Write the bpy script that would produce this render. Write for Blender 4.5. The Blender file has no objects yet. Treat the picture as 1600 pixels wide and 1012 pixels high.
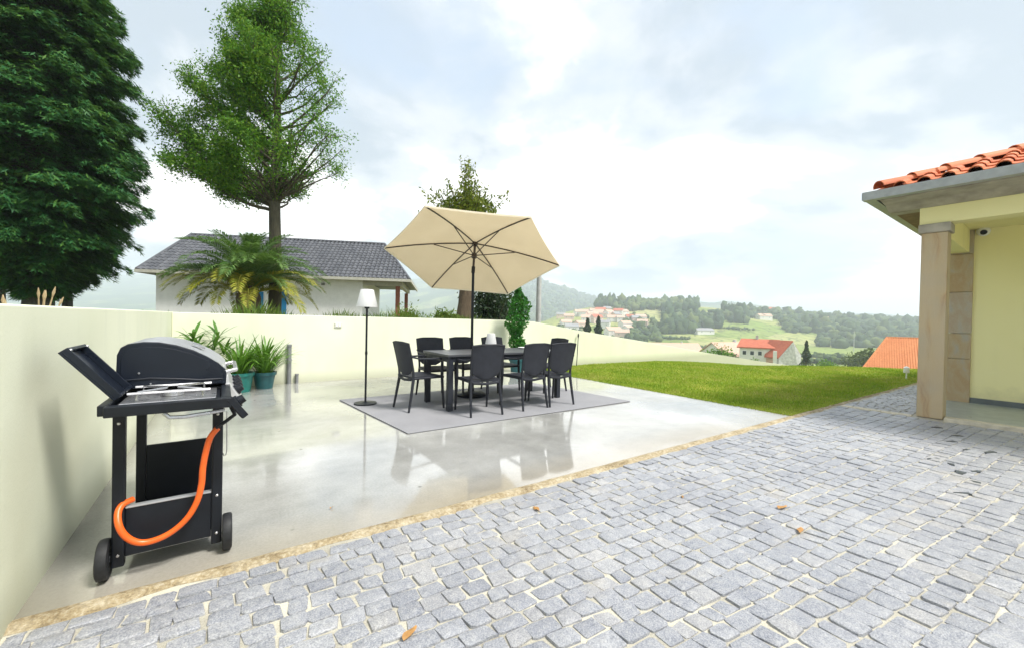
import bpy, math, random
import numpy as np
from mathutils import Vector, Matrix, noise as mnoise

random.seed(7)
rng = np.random.default_rng(7)
scene = bpy.context.scene
col = scene.collection
PI = math.pi
R_ = math.radians

# ------------------------------------------------------------------ camera
W0, H0, FPX, EYE = 1600.0, 1012.0, 630.0, 1.2
ROLL, PITCH, YAW = R_(1.15), R_(-0.55), R_(35.6)
_f = Vector((math.sin(YAW) * math.cos(PITCH), math.cos(YAW) * math.cos(PITCH), math.sin(PITCH)))
_r = Vector((math.cos(YAW), -math.sin(YAW), 0))
_u = _r.cross(_f)
_r2 = math.cos(ROLL) * _r + math.sin(ROLL) * _u
_u2 = -math.sin(ROLL) * _r + math.cos(ROLL) * _u
cam_d = bpy.data.cameras.new('camera')
cam = bpy.data.objects.new('camera', cam_d)
col.objects.link(cam)
cam_d.sensor_width = 36.0
cam_d.lens = FPX / W0 * 36.0
cam_d.clip_start = 0.05
cam_d.clip_end = 20000
cam.matrix_world = Matrix(((_r2.x, _u2.x, -_f.x, 0), (_r2.y, _u2.y, -_f.y, 0), (_r2.z, _u2.z, -_f.z, EYE), (0, 0, 0, 1)))
scene.camera = cam

# ------------------------------------------------------------------ sky, sun, exposure
SUN_EL, SUN_AZ = R_(58), R_(152)       # azimuth clockwise from +Y: behind the camera, a little to the right
world = bpy.data.worlds.new('World')
scene.world = world
world.use_nodes = True
wt = world.node_tree
for n in list(wt.nodes):
    wt.nodes.remove(n)


def wn(t, **kw):
    n = wt.nodes.new(t)
    for k, v in kw.items():
        setattr(n, k, v)
    return n


def wmath(op, a, b=None, clamp=False):
    n = wn('ShaderNodeMath', operation=op, use_clamp=clamp)
    for i, v in enumerate((a, b)):
        if v is None:
            continue
        if isinstance(v, (int, float)):
            n.inputs[i].default_value = v
        else:
            wt.links.new(v, n.inputs[i])
    return n.outputs[0]


w_out = wn('ShaderNodeOutputWorld')
w_bg = wn('ShaderNodeBackground')
w_bg.inputs['Strength'].default_value = 0.1
w_sky = wn('ShaderNodeTexSky', sky_type='NISHITA')
w_sky.sun_disc = False
w_sky.sun_elevation = SUN_EL
w_sky.sun_rotation = SUN_AZ
w_sky.air_density = 1.0
w_sky.dust_density = 1.5
w_tc = wn('ShaderNodeTexCoord')
w_sep = wn('ShaderNodeSeparateXYZ')
wt.links.new(w_tc.outputs['Generated'], w_sep.inputs[0])
zz = wmath('ADD', wmath('MAXIMUM', w_sep.outputs['Z'], 0.0), 0.22)
cx = wmath('DIVIDE', w_sep.outputs['X'], zz)
cy = wmath('DIVIDE', w_sep.outputs['Y'], zz)
w_cmb = wn('ShaderNodeCombineXYZ')
wt.links.new(cx, w_cmb.inputs[0])
wt.links.new(cy, w_cmb.inputs[1])
w_map = wn('ShaderNodeMapping')
w_map.inputs['Location'].default_value = (3.1, 1.7, 0.4)
wt.links.new(w_cmb.outputs[0], w_map.inputs[0])


def wnoise(scale, detail, rough, dist, w=0.0):
    n = wn('ShaderNodeTexNoise', noise_dimensions='4D')
    n.inputs['Scale'].default_value = scale
    n.inputs['Detail'].default_value = detail
    n.inputs['Roughness'].default_value = rough
    n.inputs['Distortion'].default_value = dist
    n.inputs['W'].default_value = w
    wt.links.new(w_map.outputs[0], n.inputs['Vector'])
    return n.outputs['Fac']


def wramp(fac, stops):
    n = wn('ShaderNodeValToRGB')
    el = n.color_ramp.elements
    while len(el) < len(stops):
        el.new(0.5)
    for e, (p, c) in zip(el, stops):
        e.position = p
        e.color = (*c, 1) if len(c) == 3 else c
    n.color_ramp.interpolation = 'EASE'
    wt.links.new(fac, n.inputs[0])
    return n.outputs[0]


mask = wramp(wnoise(1.15, 9, 0.55, 0.5, 2.3), [(0.38, (0, 0, 0)), (0.54, (1, 1, 1))])
body = wramp(wnoise(1.0, 10, 0.56, 0.35, 5.2), [(0.41, (2.25, 2.6, 3.0)), (0.48, (3.3, 3.5, 3.75)), (0.55, (6.6, 6.5, 6.35))])
thin = wn('ShaderNodeMix', data_type='RGBA', blend_type='MIX')       # thin cloud still veils the blue
thin.inputs[0].default_value = 0.72
wt.links.new(w_sky.outputs[0], thin.inputs[6])
thin.inputs[7].default_value = (2.7, 3.15, 3.65, 1)
w_mix = wn('ShaderNodeMix', data_type='RGBA', blend_type='MIX')
wt.links.new(mask, w_mix.inputs[0])
wt.links.new(thin.outputs[2], w_mix.inputs[6])
wt.links.new(body, w_mix.inputs[7])
wt.links.new(w_mix.outputs[2], w_bg.inputs['Color'])
wt.links.new(w_bg.outputs[0], w_out.inputs['Surface'])

sun_d = bpy.data.lights.new('sun', 'SUN')
sun_d.energy = 2.4
sun_d.angle = R_(14)
sun_d.color = (1.0, 0.965, 0.90)
sun = bpy.data.objects.new('sun', sun_d)
col.objects.link(sun)
sdir = Vector((math.sin(SUN_AZ) * math.cos(SUN_EL), math.cos(SUN_AZ) * math.cos(SUN_EL), math.sin(SUN_EL)))
sun.rotation_euler = sdir.to_track_quat('Z', 'Y').to_euler()
sun.location = sdir * 30

scene.view_settings.view_transform = 'Standard'
scene.view_settings.look = 'None'
scene.view_settings.exposure = 1.4
scene.view_settings.gamma = 1.0
scene.view_settings.use_curve_mapping = False
scene.render.engine = 'CYCLES'
scene.cycles.use_denoising = True
scene.cycles.max_bounces = 8
scene.cycles.diffuse_bounces = 4
scene.cycles.volume_bounces = 3
scene.cycles.transparent_max_bounces = 16
scene.cycles.sample_clamp_indirect = 6.0


# ------------------------------------------------------------------ pixel helpers (photograph pixels)
def ray(px, py):
    return _f + (px - W0 / 2) / FPX * _r2 - (py - H0 / 2) / FPX * _u2


def at(px, py, D):
    return Vector((0, 0, EYE)) + ray(px, py) * D


def ground(px, py, z=0.0):
    d = ray(px, py)
    return Vector((0, 0, EYE)) + d * ((z - EYE) / d.z)


def project(p):
    d = Vector(p) - Vector((0, 0, EYE))
    D = d.dot(_f)
    if D < 0.05:
        return None
    return W0 / 2 + FPX * d.dot(_r2) / D, H0 / 2 - FPX * d.dot(_u2) / D, D


_fh = Vector((math.sin(YAW), math.cos(YAW), 0))


def far_pt(u, D, z=0.0):
    p = _fh * D + _r * ((u - 800.0) / FPX * D)
    return Vector((p.x, p.y, z))


# ------------------------------------------------------------------ materials
MATS = {}


class NT:
    def __init__(self, name):
        self.m = bpy.data.materials.new(name)
        self.m.use_nodes = True
        self.t = self.m.node_tree
        self.b = self.t.nodes.get('Principled BSDF')
        self.out = self.t.nodes.get('Material Output')

    def n(self, t, **kw):
        nd = self.t.nodes.new(t)
        for k, v in kw.items():
            setattr(nd, k, v)
        return nd

    def l(self, a, b):
        self.t.links.new(a, b)

    def set(self, key, v):
        s = self.b.inputs[key]
        if hasattr(v, 'is_output'):
            self.l(v, s)
        else:
            s.default_value = v

    def coord(self, scale=(1, 1, 1), kind='Object', rot=(0, 0, 0)):
        tc = self.n('ShaderNodeTexCoord')
        mp = self.n('ShaderNodeMapping')
        mp.inputs['Scale'].default_value = scale
        mp.inputs['Rotation'].default_value = rot
        self.l(tc.outputs[kind], mp.inputs[0])
        return mp.outputs[0]

    def pos(self, scale=(1, 1, 1)):
        g = self.n('ShaderNodeNewGeometry')
        mp = self.n('ShaderNodeMapping')
        mp.inputs['Scale'].default_value = scale
        self.l(g.outputs['Position'], mp.inputs[0])
        return mp.outputs[0]

    def noise(self, vec, scale, detail=5, rough=0.55, dist=0.0):
        nd = self.n('ShaderNodeTexNoise')
        nd.inputs['Scale'].default_value = scale
        nd.inputs['Detail'].default_value = detail
        nd.inputs['Roughness'].default_value = rough
        nd.inputs['Distortion'].default_value = dist
        if vec is not None:
            self.l(vec, nd.inputs['Vector'])
        return nd.outputs['Fac']

    def ramp(self, fac, stops, interp='LINEAR'):
        nd = self.n('ShaderNodeValToRGB')
        el = nd.color_ramp.elements
        while len(el) < len(stops):
            el.new(0.5)
        for e, (p, c) in zip(el, stops):
            e.position = p
            e.color = (c, c, c, 1) if isinstance(c, (int, float)) else (*c, 1)
        nd.color_ramp.interpolation = interp
        self.l(fac, nd.inputs[0])
        return nd.outputs[0]

    def mix(self, fac, a, b, mode='MIX'):
        nd = self.n('ShaderNodeMix', data_type='RGBA', blend_type=mode)
        for i, v in ((0, fac), (6, a), (7, b)):
            if hasattr(v, 'is_output'):
                self.l(v, nd.inputs[i])
            elif i == 0:
                nd.inputs[0].default_value = v
            else:
                nd.inputs[i].default_value = (*v, 1)
        return nd.outputs[2]

    def math(self, op, a, b=0.5, clamp=False):
        nd = self.n('ShaderNodeMath', operation=op, use_clamp=clamp)
        for i, v in enumerate((a, b)):
            if hasattr(v, 'is_output'):
                self.l(v, nd.inputs[i])
            else:
                nd.inputs[i].default_value = v
        return nd.outputs[0]

    def bump(self, h, strength=0.3, dist=0.01):
        nd = self.n('ShaderNodeBump')
        nd.inputs['Strength'].default_value = strength
        nd.inputs['Distance'].default_value = dist
        self.l(h, nd.inputs['Height'])
        self.l(nd.outputs[0], self.b.inputs['Normal'])

    def island(self):
        return self.n('ShaderNodeNewGeometry').outputs['Random Per Island']

    def attr(self, name):
        return self.n('ShaderNodeAttribute', attribute_name=name).outputs['Fac']

    def objrand(self):
        return self.n('ShaderNodeObjectInfo').outputs['Random']


def simple(name, c, rough=0.5, metal=0.0, var=0.12, scale=30.0, bump=0.0, spec=0.5):
    m = NT(name)
    v = m.coord()
    f = m.noise(v, scale, 6)
    lo = tuple(x * (1 - var) for x in c)
    hi = tuple(min(1, x * (1 + var)) for x in c)
    m.set('Base Color', m.ramp(f, [(0.3, lo), (0.7, hi)]))
    m.set('Roughness', m.ramp(m.noise(v, scale * 0.6, 4), [(0.3, max(0.02, rough - 0.08)), (0.7, min(1, rough + 0.08))]))
    m.set('Metallic', metal)
    m.set('Specular IOR Level', spec)
    if bump:
        m.bump(m.noise(v, scale * 3, 6), bump, 0.003)
    MATS[name] = m.m
    return m.m


def leafmat(name, cols, trans=0.35, rough=0.5, patch=None):
    m = NT(name)
    isl = m.island()
    v = m.pos()
    big = m.noise(v, 0.7, 3)
    f = m.math('ADD', m.math('MULTIPLY', isl, 0.65), m.math('MULTIPLY', big, 0.45))
    if patch:
        f = m.math('ADD', m.math('MULTIPLY', isl, 0.42), m.ramp(m.noise(v, patch, 5, 0.62, 0.4), [(0.34, 0.10), (0.68, 0.62)]))
    k = len(cols)
    c = m.ramp(f, [(0.15 + 0.75 * i / max(1, k - 1), cc) for i, cc in enumerate(cols)])
    m.set('Base Color', c)
    m.set('Roughness', rough)
    m.set('Specular IOR Level', 0.3)
    tr = m.n('ShaderNodeBsdfTranslucent')
    tc_ = m.mix(0.5, c, (0.12, 0.2, 0.02))
    m.l(tc_, tr.inputs['Color'])
    ms = m.n('ShaderNodeMixShader')
    ms.inputs[0].default_value = trans
    m.l(m.b.outputs[0], ms.inputs[1])
    m.l(tr.outputs[0], ms.inputs[2])
    m.l(ms.outputs[0], m.out.inputs['Surface'])
    MATS[name] = m.m
    return m.m


def mat_wall_paint():
    m = NT('pale_wall_paint')
    v = m.pos()
    patch = m.noise(v, 0.9, 5)
    fine = m.noise(v, 60, 6)
    c = m.ramp(patch, [(0.3, (0.70, 0.715, 0.54)), (0.7, (0.78, 0.79, 0.625))])
    streak = m.noise(m.pos((2.2, 2.2, 0.4)), 1.5, 6, 0.6)
    sepz = m.n('ShaderNodeSeparateXYZ')
    m.l(m.pos(), sepz.inputs[0])
    low = m.ramp(m.math('SUBTRACT', m.math('ADD', 0.16, m.math('MULTIPLY', patch, 0.12)), sepz.outputs[2]), [(0.0, 0.0), (0.22, 1.0)])
    c = m.mix(m.math('MULTIPLY', low, 0.6), c, (0.33, 0.33, 0.24))
    c = m.mix(m.math('MULTIPLY', m.ramp(streak, [(0.50, 0.0), (0.72, 1.0)]), 0.2), c, (0.5, 0.53, 0.42))
    m.set('Base Color', c)
    m.set('Roughness', 0.75)
    m.set('Specular IOR Level', 0.3)
    m.bump(m.math('ADD', fine, m.noise(v, 9, 4)), 0.14, 0.005)
    return m.m


def mat_house_paint():
    m = NT('yellow_house_paint')
    v = m.pos()
    m.set('Base Color', m.ramp(m.noise(v, 1.2, 5), [(0.3, (0.85, 0.79, 0.40)), (0.7, (0.89, 0.835, 0.45))]))
    sz_ = m.n('ShaderNodeSeparateXYZ')
    m.l(v, sz_.inputs[0])
    n2 = m.noise(v, 5.0, 6, 0.65)
    low = m.ramp(m.math('SUBTRACT', m.math('ADD', 0.10, m.math('MULTIPLY', n2, 0.45)), sz_.outputs[2]), [(0.0, 0.0), (0.3, 0.5)])
    drip = m.ramp(m.noise(m.pos((2.5, 2.5, 0.35)), 1.6, 6, 0.6), [(0.52, 0.0), (0.75, 0.22)])
    base = m.b.inputs['Base Color'].links[0].from_socket
    m.set('Base Color', m.mix(drip, m.mix(low, base, (0.45, 0.41, 0.25)), (0.58, 0.55, 0.33)))
    m.set('Roughness', 0.8)
    m.bump(m.noise(v, 90, 5), 0.2, 0.004)
    return m.m


def mat_concrete():
    m = NT('wet_concrete')
    v = m.pos()
    big = m.noise(v, 0.75, 7, 0.6, 0.4)
    med = m.noise(v, 4.5, 8, 0.65)
    fine = m.noise(v, 70, 6, 0.7)
    c = m.ramp(big, [(0.34, (0.20, 0.20, 0.185)), (0.5, (0.31, 0.31, 0.295)), (0.64, (0.42, 0.42, 0.405))])
    c = m.mix(0.35, c, m.ramp(med, [(0.3, (0.25, 0.25, 0.24)), (0.7, (0.48, 0.48, 0.46))]))
    c = m.mix(0.12, c, m.ramp(fine, [(0.35, (0.1, 0.1, 0.09)), (0.65, (0.7, 0.69, 0.65))]))
    # rusty, mossy tide marks near the cobble edge
    sp = m.n('ShaderNodeSeparateXYZ')
    m.l(v, sp.inputs[0])
    edge = m.ramp(m.math('SUBTRACT', 2.62, m.math('SUBTRACT', sp.outputs[1], m.math('MULTIPLY', med, 0.22))), [(0.0, 0.0), (0.35, 1.0)])
    c = m.mix(m.math('MULTIPLY', edge, 0.35), c, (0.30, 0.23, 0.12))
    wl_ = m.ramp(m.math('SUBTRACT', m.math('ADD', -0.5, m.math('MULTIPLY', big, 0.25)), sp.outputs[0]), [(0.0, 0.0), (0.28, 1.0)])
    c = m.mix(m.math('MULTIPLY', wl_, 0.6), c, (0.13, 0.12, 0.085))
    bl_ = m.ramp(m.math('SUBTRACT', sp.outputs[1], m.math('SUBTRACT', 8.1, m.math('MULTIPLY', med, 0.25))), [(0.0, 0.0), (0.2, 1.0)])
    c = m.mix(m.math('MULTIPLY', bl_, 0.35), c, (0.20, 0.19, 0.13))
    spots = m.n('ShaderNodeTexVoronoi', feature='F1')
    spots.inputs['Scale'].default_value = 2.3
    m.l(v, spots.inputs['Vector'])
    c = m.mix(m.ramp(spots.outputs['Distance'], [(0.02, 0.7), (0.045, 0.0)]), c, (0.08, 0.075, 0.06))
    m.set('Base Color', c)
    wet = m.noise(v, 0.55, 4, 0.5, 0.2)
    rg = m.math('ADD', m.ramp(wet, [(0.40, 0.05), (0.62, 0.24)]), m.math('MULTIPLY', m.math('SUBTRACT', med, 0.5), 0.12), True)
    m.set('Roughness', rg)
    m.set('Specular IOR Level', 0.85)
    m.set('Coat Weight', m.ramp(wet, [(0.42, 0.7), (0.56, 0.0)]))
    m.set('Coat Roughness', 0.04)
    m.bump(m.math('ADD', m.math('MULTIPLY', fine, 0.35), med), 0.05, 0.006)
    return m.m


def mat_granite():
    m = NT('granite_cobble')
    v = m.pos()
    tone = m.attr('tone')
    sp = m.noise(v, 170, 3, 0.6)
    blot = m.noise(v, 26, 6, 0.62)
    c = m.ramp(tone, [(0.0, (0.10, 0.115, 0.155)), (0.25, (0.195, 0.207, 0.24)), (0.72, (0.285, 0.293, 0.318)), (0.86, (0.38, 0.385, 0.40)), (0.93, (0.34, 0.315, 0.275)), (1.0, (0.42, 0.40, 0.37))])
    c = m.mix(0.55, c, m.ramp(blot, [(0.28, (0.12, 0.132, 0.17)), (0.5, (0.275, 0.283, 0.308)), (0.72, (0.47, 0.46, 0.44))]), 'MIX')
    c = m.mix(0.32, c, m.ramp(sp, [(0.34, (0.08, 0.085, 0.1)), (0.5, (0.38, 0.38, 0.40)), (0.66, (0.78, 0.78, 0.76))]), 'MIX')
    damp = m.ramp(m.noise(v, 1.1, 5, 0.6, 0.5), [(0.35, 0.55), (0.55, 0.0)])
    c = m.mix(damp, c, m.mix(0.5, c, (0.10, 0.11, 0.15)))
    rust = m.ramp(m.noise(v, 2.6, 5, 0.6), [(0.58, 0.0), (0.75, 1.0)])
    c = m.mix(m.math('MULTIPLY', rust, 0.35), c, (0.40, 0.34, 0.24))
    m.set('Base Color', c)
    wet = m.noise(v, 0.8, 3)
    m.set('Roughness', m.math('ADD', m.ramp(wet, [(0.35, 0.34), (0.65, 0.52)]), m.math('MULTIPLY', m.math('SUBTRACT', blot, 0.5), 0.3)))
    m.set('Specular IOR Level', 0.6)
    m.bump(m.math('ADD', blot, m.math('MULTIPLY', sp, 0.35)), 0.75, 0.008)
    return m.m


def mat_sand():
    m = NT('sand_joint')
    v = m.pos()
    c = m.ramp(m.noise(v, 3.0, 6), [(0.34, (0.22, 0.21, 0.18)), (0.5, (0.38, 0.36, 0.295)), (0.68, (0.58, 0.55, 0.45))])
    c = m.mix(0.3, c, m.ramp(m.noise(v, 160, 3, 0.7), [(0.3, (0.2, 0.17, 0.11)), (0.7, (0.8, 0.76, 0.64))]))
    m.set('Base Color', c)
    m.set('Roughness', 0.9)
    m.bump(m.noise(v, 120, 4), 0.6, 0.006)
    return m.m


def mat_edging():
    m = NT('edging_mortar')
    v = m.pos()
    c = m.ramp(m.noise(v, 7.0, 7, 0.65), [(0.36, (0.13, 0.095, 0.05)), (0.48, (0.29, 0.235, 0.145)), (0.62, (0.45, 0.40, 0.30))])
    c = m.mix(0.4, c, m.ramp(m.noise(v, 48, 5, 0.75), [(0.35, (0.10, 0.075, 0.04)), (0.5, (0.45, 0.34, 0.18)), (0.65, (0.75, 0.68, 0.52))]))
    m.set('Base Color', c)
    m.set('Roughness', 0.85)
    m.bump(m.noise(v, 60, 5, 0.7), 0.9, 0.012)
    return m.m


def mat_grass_soil():
    m = NT('lawn_ground')
    v = m.pos()
    c = m.ramp(m.noise(v, 1.6, 7, 0.62), [(0.3, (0.13, 0.20, 0.015)), (0.5, (0.24, 0.30, 0.02)), (0.7, (0.38, 0.36, 0.06))])
    c = m.mix(0.35, c, m.ramp(m.noise(v, 30, 5, 0.7), [(0.3, (0.03, 0.05, 0.008)), (0.7, (0.22, 0.27, 0.05))]))
    m.set('Base Color', c)
    m.set('Roughness', 0.9)
    m.set('Specular IOR Level', 0.1)
    m.bump(m.noise(v, 40, 5), 0.8, 0.03)
    return m.m


def mat_garden():
    m = NT('rough_garden_ground')
    v = m.pos()
    m.set('Base Color', m.ramp(m.noise(v, 0.9, 7, 0.62), [(0.3, (0.07, 0.085, 0.03)), (0.5, (0.13, 0.13, 0.06)), (0.7, (0.22, 0.19, 0.11))]))
    m.set('Roughness', 0.95)
    m.bump(m.noise(v, 14, 5), 0.8, 0.04)
    return m.m


def mat_terrain():
    m = NT('valley_fields')
    v = m.pos()
    vo = m.n('ShaderNodeTexVoronoi', feature='F1')
    vo.inputs['Scale'].default_value = 1.0
    mp = m.n('ShaderNodeMapping')
    mp.inputs['Scale'].default_value = (0.017, 0.0095, 0.0)
    mp.inputs['Rotation'].default_value = (0, 0, R_(-38))
    m.l(v, mp.inputs[0])
    m.l(mp.outputs[0], vo.inputs['Vector'])
    sepc = m.n('ShaderNodeSeparateColor')
    m.l(vo.outputs['Color'], sepc.inputs[0])
    c = m.ramp(sepc.outputs[0], [(0.0, (0.13, 0.20, 0.04)), (0.3, (0.24, 0.31, 0.08)), (0.55, (0.36, 0.38, 0.14)), (0.8, (0.44, 0.42, 0.20)), (1.0, (0.20, 0.30, 0.06))])
    ve = m.n('ShaderNodeTexVoronoi', feature='DISTANCE_TO_EDGE')
    m.l(mp.outputs[0], ve.inputs['Vector'])
    hedge = m.ramp(ve.outputs['Distance'], [(0.02, 1.0), (0.06, 0.0)])
    c = m.mix(m.math('MULTIPLY', hedge, 0.75), c, (0.045, 0.075, 0.03))
    c = m.mix(0.25, c, m.ramp(m.noise(v, 0.08, 6, 0.65), [(0.3, (0.05, 0.08, 0.02)), (0.7, (0.3, 0.29, 0.12))]))
    wd_ = m.math('MULTIPLY', m.attr('woodland'), m.ramp(m.noise(v, 0.006, 6, 0.6), [(0.40, 0.3), (0.5, 1.0)]))
    c = m.mix(wd_, c, m.ramp(m.noise(v, 0.05, 6, 0.7), [(0.35, (0.022, 0.045, 0.022)), (0.65, (0.06, 0.095, 0.04))]))
    m.set('Base Color', c)
    m.set('Roughness', 0.95)
    m.set('Specular IOR Level', 0.05)
    return m.m


def mat_stone_column():
    m = NT('veined_granite')
    v = m.pos((1, 1, 0.42))
    w = m.n('ShaderNodeTexWave', wave_type='BANDS', bands_direction='Y')
    w.inputs['Scale'].default_value = 1.5
    w.inputs['Distortion'].default_value = 14.0
    w.inputs['Detail'].default_value = 3.0
    w.inputs['Detail Scale'].default_value = 1.3
    m.l(v, w.inputs['Vector'])
    c = m.ramp(w.outputs['Fac'], [(0.0, (0.50, 0.38, 0.21)), (0.5, (0.52, 0.38, 0.19)), (0.8, (0.48, 0.27, 0.09)), (0.94, (0.33, 0.15, 0.045)), (1.0, (0.46, 0.28, 0.11))])
    c = m.mix(m.ramp(m.noise(m.pos((3, 3, 0.5)), 2.0, 4), [(0.42, 1.0), (0.6, 0.15)]), c, (0.52, 0.41, 0.25))
    p = m.pos()
    c = m.mix(0.4, c, m.ramp(m.noise(p, 3.5, 6), [(0.3, (0.42, 0.345, 0.23)), (0.6, (0.54, 0.39, 0.19))]))
    c = m.mix(0.25, c, m.ramp(m.noise(p, 140, 4, 0.7), [(0.35, (0.1, 0.09, 0.08)), (0.65, (0.62, 0.58, 0.5))]))
    m.set('Base Color', c)
    m.set('Roughness', 0.75)
    m.bump(m.noise(p, 90, 5), 0.3, 0.004)
    return m.m


def mat_pilaster():
    m = NT('patchy_stone_block')
    p = m.pos()
    rnd = m.attr('tone')
    c = m.ramp(rnd, [(0.0, (0.38, 0.33, 0.24)), (0.5, (0.40, 0.30, 0.17)), (1.0, (0.40, 0.40, 0.40))])
    c = m.mix(0.55, c, m.ramp(m.noise(m.pos((1, 1, 0.6)), 3.2, 5, 0.6, 0.8), [(0.34, (0.44, 0.42, 0.37)), (0.46, (0.52, 0.39, 0.20)), (0.58, (0.48, 0.28, 0.08)), (0.70, (0.52, 0.38, 0.19))]))
    c = m.mix(0.2, c, m.ramp(m.noise(p, 120, 4, 0.7), [(0.35, (0.1, 0.09, 0.08)), (0.65, (0.62, 0.58, 0.5))]))
    m.set('Base Color', c)
    m.set('Roughness', 0.75)
    m.bump(m.noise(p, 80, 5), 0.3, 0.004)
    return m.m


def mat_rooftile():
    m = NT('terracotta_tile')
    p = m.pos()
    c = m.ramp(m.objrand(), [(0.0, (0.42, 0.095, 0.03)), (0.5, (0.54, 0.13, 0.04)), (1.0, (0.62, 0.19, 0.065))])
    c = m.mix(0.3, c, m.ramp(m.noise(p, 9, 6), [(0.3, (0.36, 0.085, 0.03)), (0.7, (0.64, 0.22, 0.09))]))
    c = m.mix(m.ramp(m.noise(p, 2.5, 6, 0.7), [(0.6, 0.0), (0.8, 0.45)]), c, (0.16, 0.13, 0.10))
    m.set('Base Color', c)
    m.set('Roughness', 0.7)
    m.bump(m.noise(p, 70, 5), 0.25, 0.004)
    return m.m


def mat_far_tiles(name, c0, c1):
    m = NT(name)
    p = m.pos()
    c = m.ramp(m.noise(p, 1.1, 6, 0.7), [(0.3, c0), (0.7, c1)])
    c = m.mix(0.3, c, m.ramp(m.noise(p, 6.0, 4, 0.7), [(0.3, tuple(x * 0.6 for x in c0)), (0.7, tuple(min(1, x * 1.3) for x in c1))]))
    m.set('Base Color', c)
    m.set('Roughness', 0.8)
    return m.m


def mat_slate():
    m = NT('dark_roof_tile')
    p = m.pos()
    c = m.ramp(m.attr('tone'), [(0.0, (0.055, 0.06, 0.072)), (1.0, (0.115, 0.12, 0.135))])
    c = m.mix(0.3, c, m.ramp(m.noise(p, 4, 6), [(0.3, (0.05, 0.052, 0.06)), (0.7, (0.16, 0.16, 0.165))]))
    m.set('Base Color', c)
    m.set('Roughness', 0.5)
    return m.m


def mat_fabric():
    m = NT('umbrella_cloth')
    v = m.coord()
    wv = m.noise(v, 350, 2)
    c = m.ramp(m.noise(v, 2.5, 5), [(0.3, (0.76, 0.685, 0.54)), (0.7, (0.82, 0.745, 0.60))])
    m.set('Base Color', c)
    m.set('Roughness', 0.9)
    m.set('Specular IOR Level', 0.1)
    m.bump(wv, 0.2, 0.001)
    tr = m.n('ShaderNodeBsdfTranslucent')
    m.l(m.mix(0.3, c, (0.90, 0.83, 0.66)), tr.inputs['Color'])
    ms = m.n('ShaderNodeMixShader')
    ms.inputs[0].default_value = 0.5
    m.l(m.b.outputs[0], ms.inputs[1])
    m.l(tr.outputs[0], ms.inputs[2])
    m.l(ms.outputs[0], m.out.inputs['Surface'])
    return m.m


def mat_lampshade():
    m = NT('white_lampshade')
    v = m.coord()
    c = m.ramp(m.noise(v, 8, 4), [(0.3, (0.80, 0.80, 0.80)), (0.7, (0.85, 0.85, 0.85))])
    m.set('Base Color', c)
    m.set('Roughness', 0.6)
    tr = m.n('ShaderNodeBsdfTranslucent')
    m.l(c, tr.inputs['Color'])
    ms = m.n('ShaderNodeMixShader')
    ms.inputs[0].default_value = 0.4
    m.l(m.b.outputs[0], ms.inputs[1])
    m.l(tr.outputs[0], ms.inputs[2])
    m.l(ms.outputs[0], m.out.inputs['Surface'])
    return m.m


def mat_weave(name, c):
    m = NT(name)
    v = m.coord()
    a = m.n('ShaderNodeTexWave', wave_type='BANDS', bands_direction='X')
    b = m.n('ShaderNodeTexWave', wave_type='BANDS', bands_direction='Z')
    for w in (a, b):
        w.inputs['Scale'].default_value = 28.0
        m.l(v, w.inputs['Vector'])
    h = m.math('MULTIPLY', a.outputs['Fac'], b.outputs['Fac'])
    cc = m.ramp(m.noise(v, 14, 5), [(0.3, tuple(x * 0.85 for x in c)), (0.7, tuple(x * 1.2 for x in c))])
    m.set('Base Color', m.mix(m.math('MULTIPLY', h, 0.45), cc, tuple(x * 2.0 for x in c)))
    m.set('Roughness', 0.55)
    m.set('Specular IOR Level', 0.3)
    m.bump(h, 0.5, 0.003)
    return m.m


def mat_bark(name, c0, c1):
    m = NT(name)
    v = m.pos((6, 6, 1.2))
    f = m.noise(v, 2.0, 7, 0.7, 0.5)
    m.set('Base Color', m.ramp(f, [(0.3, c0), (0.7, c1)]))
    m.set('Roughness', 0.9)
    m.bump(f, 0.9, 0.03)
    return m.m


def mat_rug():
    m = NT('grey_rug_weave')
    v = m.pos()
    a = m.n('ShaderNodeTexWave', wave_type='BANDS', bands_direction='X')
    a.inputs['Scale'].default_value = 22.0
    a.inputs['Distortion'].default_value = 0.6
    m.l(v, a.inputs['Vector'])
    c = m.ramp(m.noise(v, 2.0, 6), [(0.3, (0.19, 0.19, 0.205)), (0.7, (0.26, 0.26, 0.275))])
    c = m.mix(0.25, c, m.ramp(m.noise(v, 220, 3), [(0.3, (0.1, 0.1, 0.11)), (0.7, (0.42, 0.42, 0.44))]))
    m.set('Base Color', m.mix(m.math('MULTIPLY', a.outputs['Fac'], 0.22), c, (0.34, 0.34, 0.36)))
    m.set('Roughness', 0.85)
    m.bump(a.outputs['Fac'], 0.3, 0.002)
    return m.m


WALLP = mat_wall_paint()
HOUSEP = mat_house_paint()
CONC = mat_concrete()
GRAN = mat_granite()
SAND = mat_sand()
EDGE = mat_edging()
LAWN = mat_grass_soil()
GARD = mat_garden()
TERR = mat_terrain()
COLST = mat_stone_column()
PILA = mat_pilaster()
TILE = mat_rooftile()
FTILE_RED = mat_far_tiles('far_red_tiles', (0.36, 0.085, 0.045), (0.50, 0.15, 0.08))
FTILE_OR = mat_far_tiles('far_orange_tiles', (0.50, 0.17, 0.06), (0.60, 0.24, 0.095))
FTILE_PK = mat_far_tiles('far_faded_tiles', (0.48, 0.30, 0.22), (0.58, 0.40, 0.31))
FTILE_GR = mat_far_tiles('far_grey_roof', (0.20, 0.20, 0.21), (0.32, 0.32, 0.33))
SLATE = mat_slate()
CLOTH = mat_fabric()
SHADE = mat_lampshade()
WEAVE = mat_weave('charcoal_woven_plastic', (0.021, 0.023, 0.031))
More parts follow.
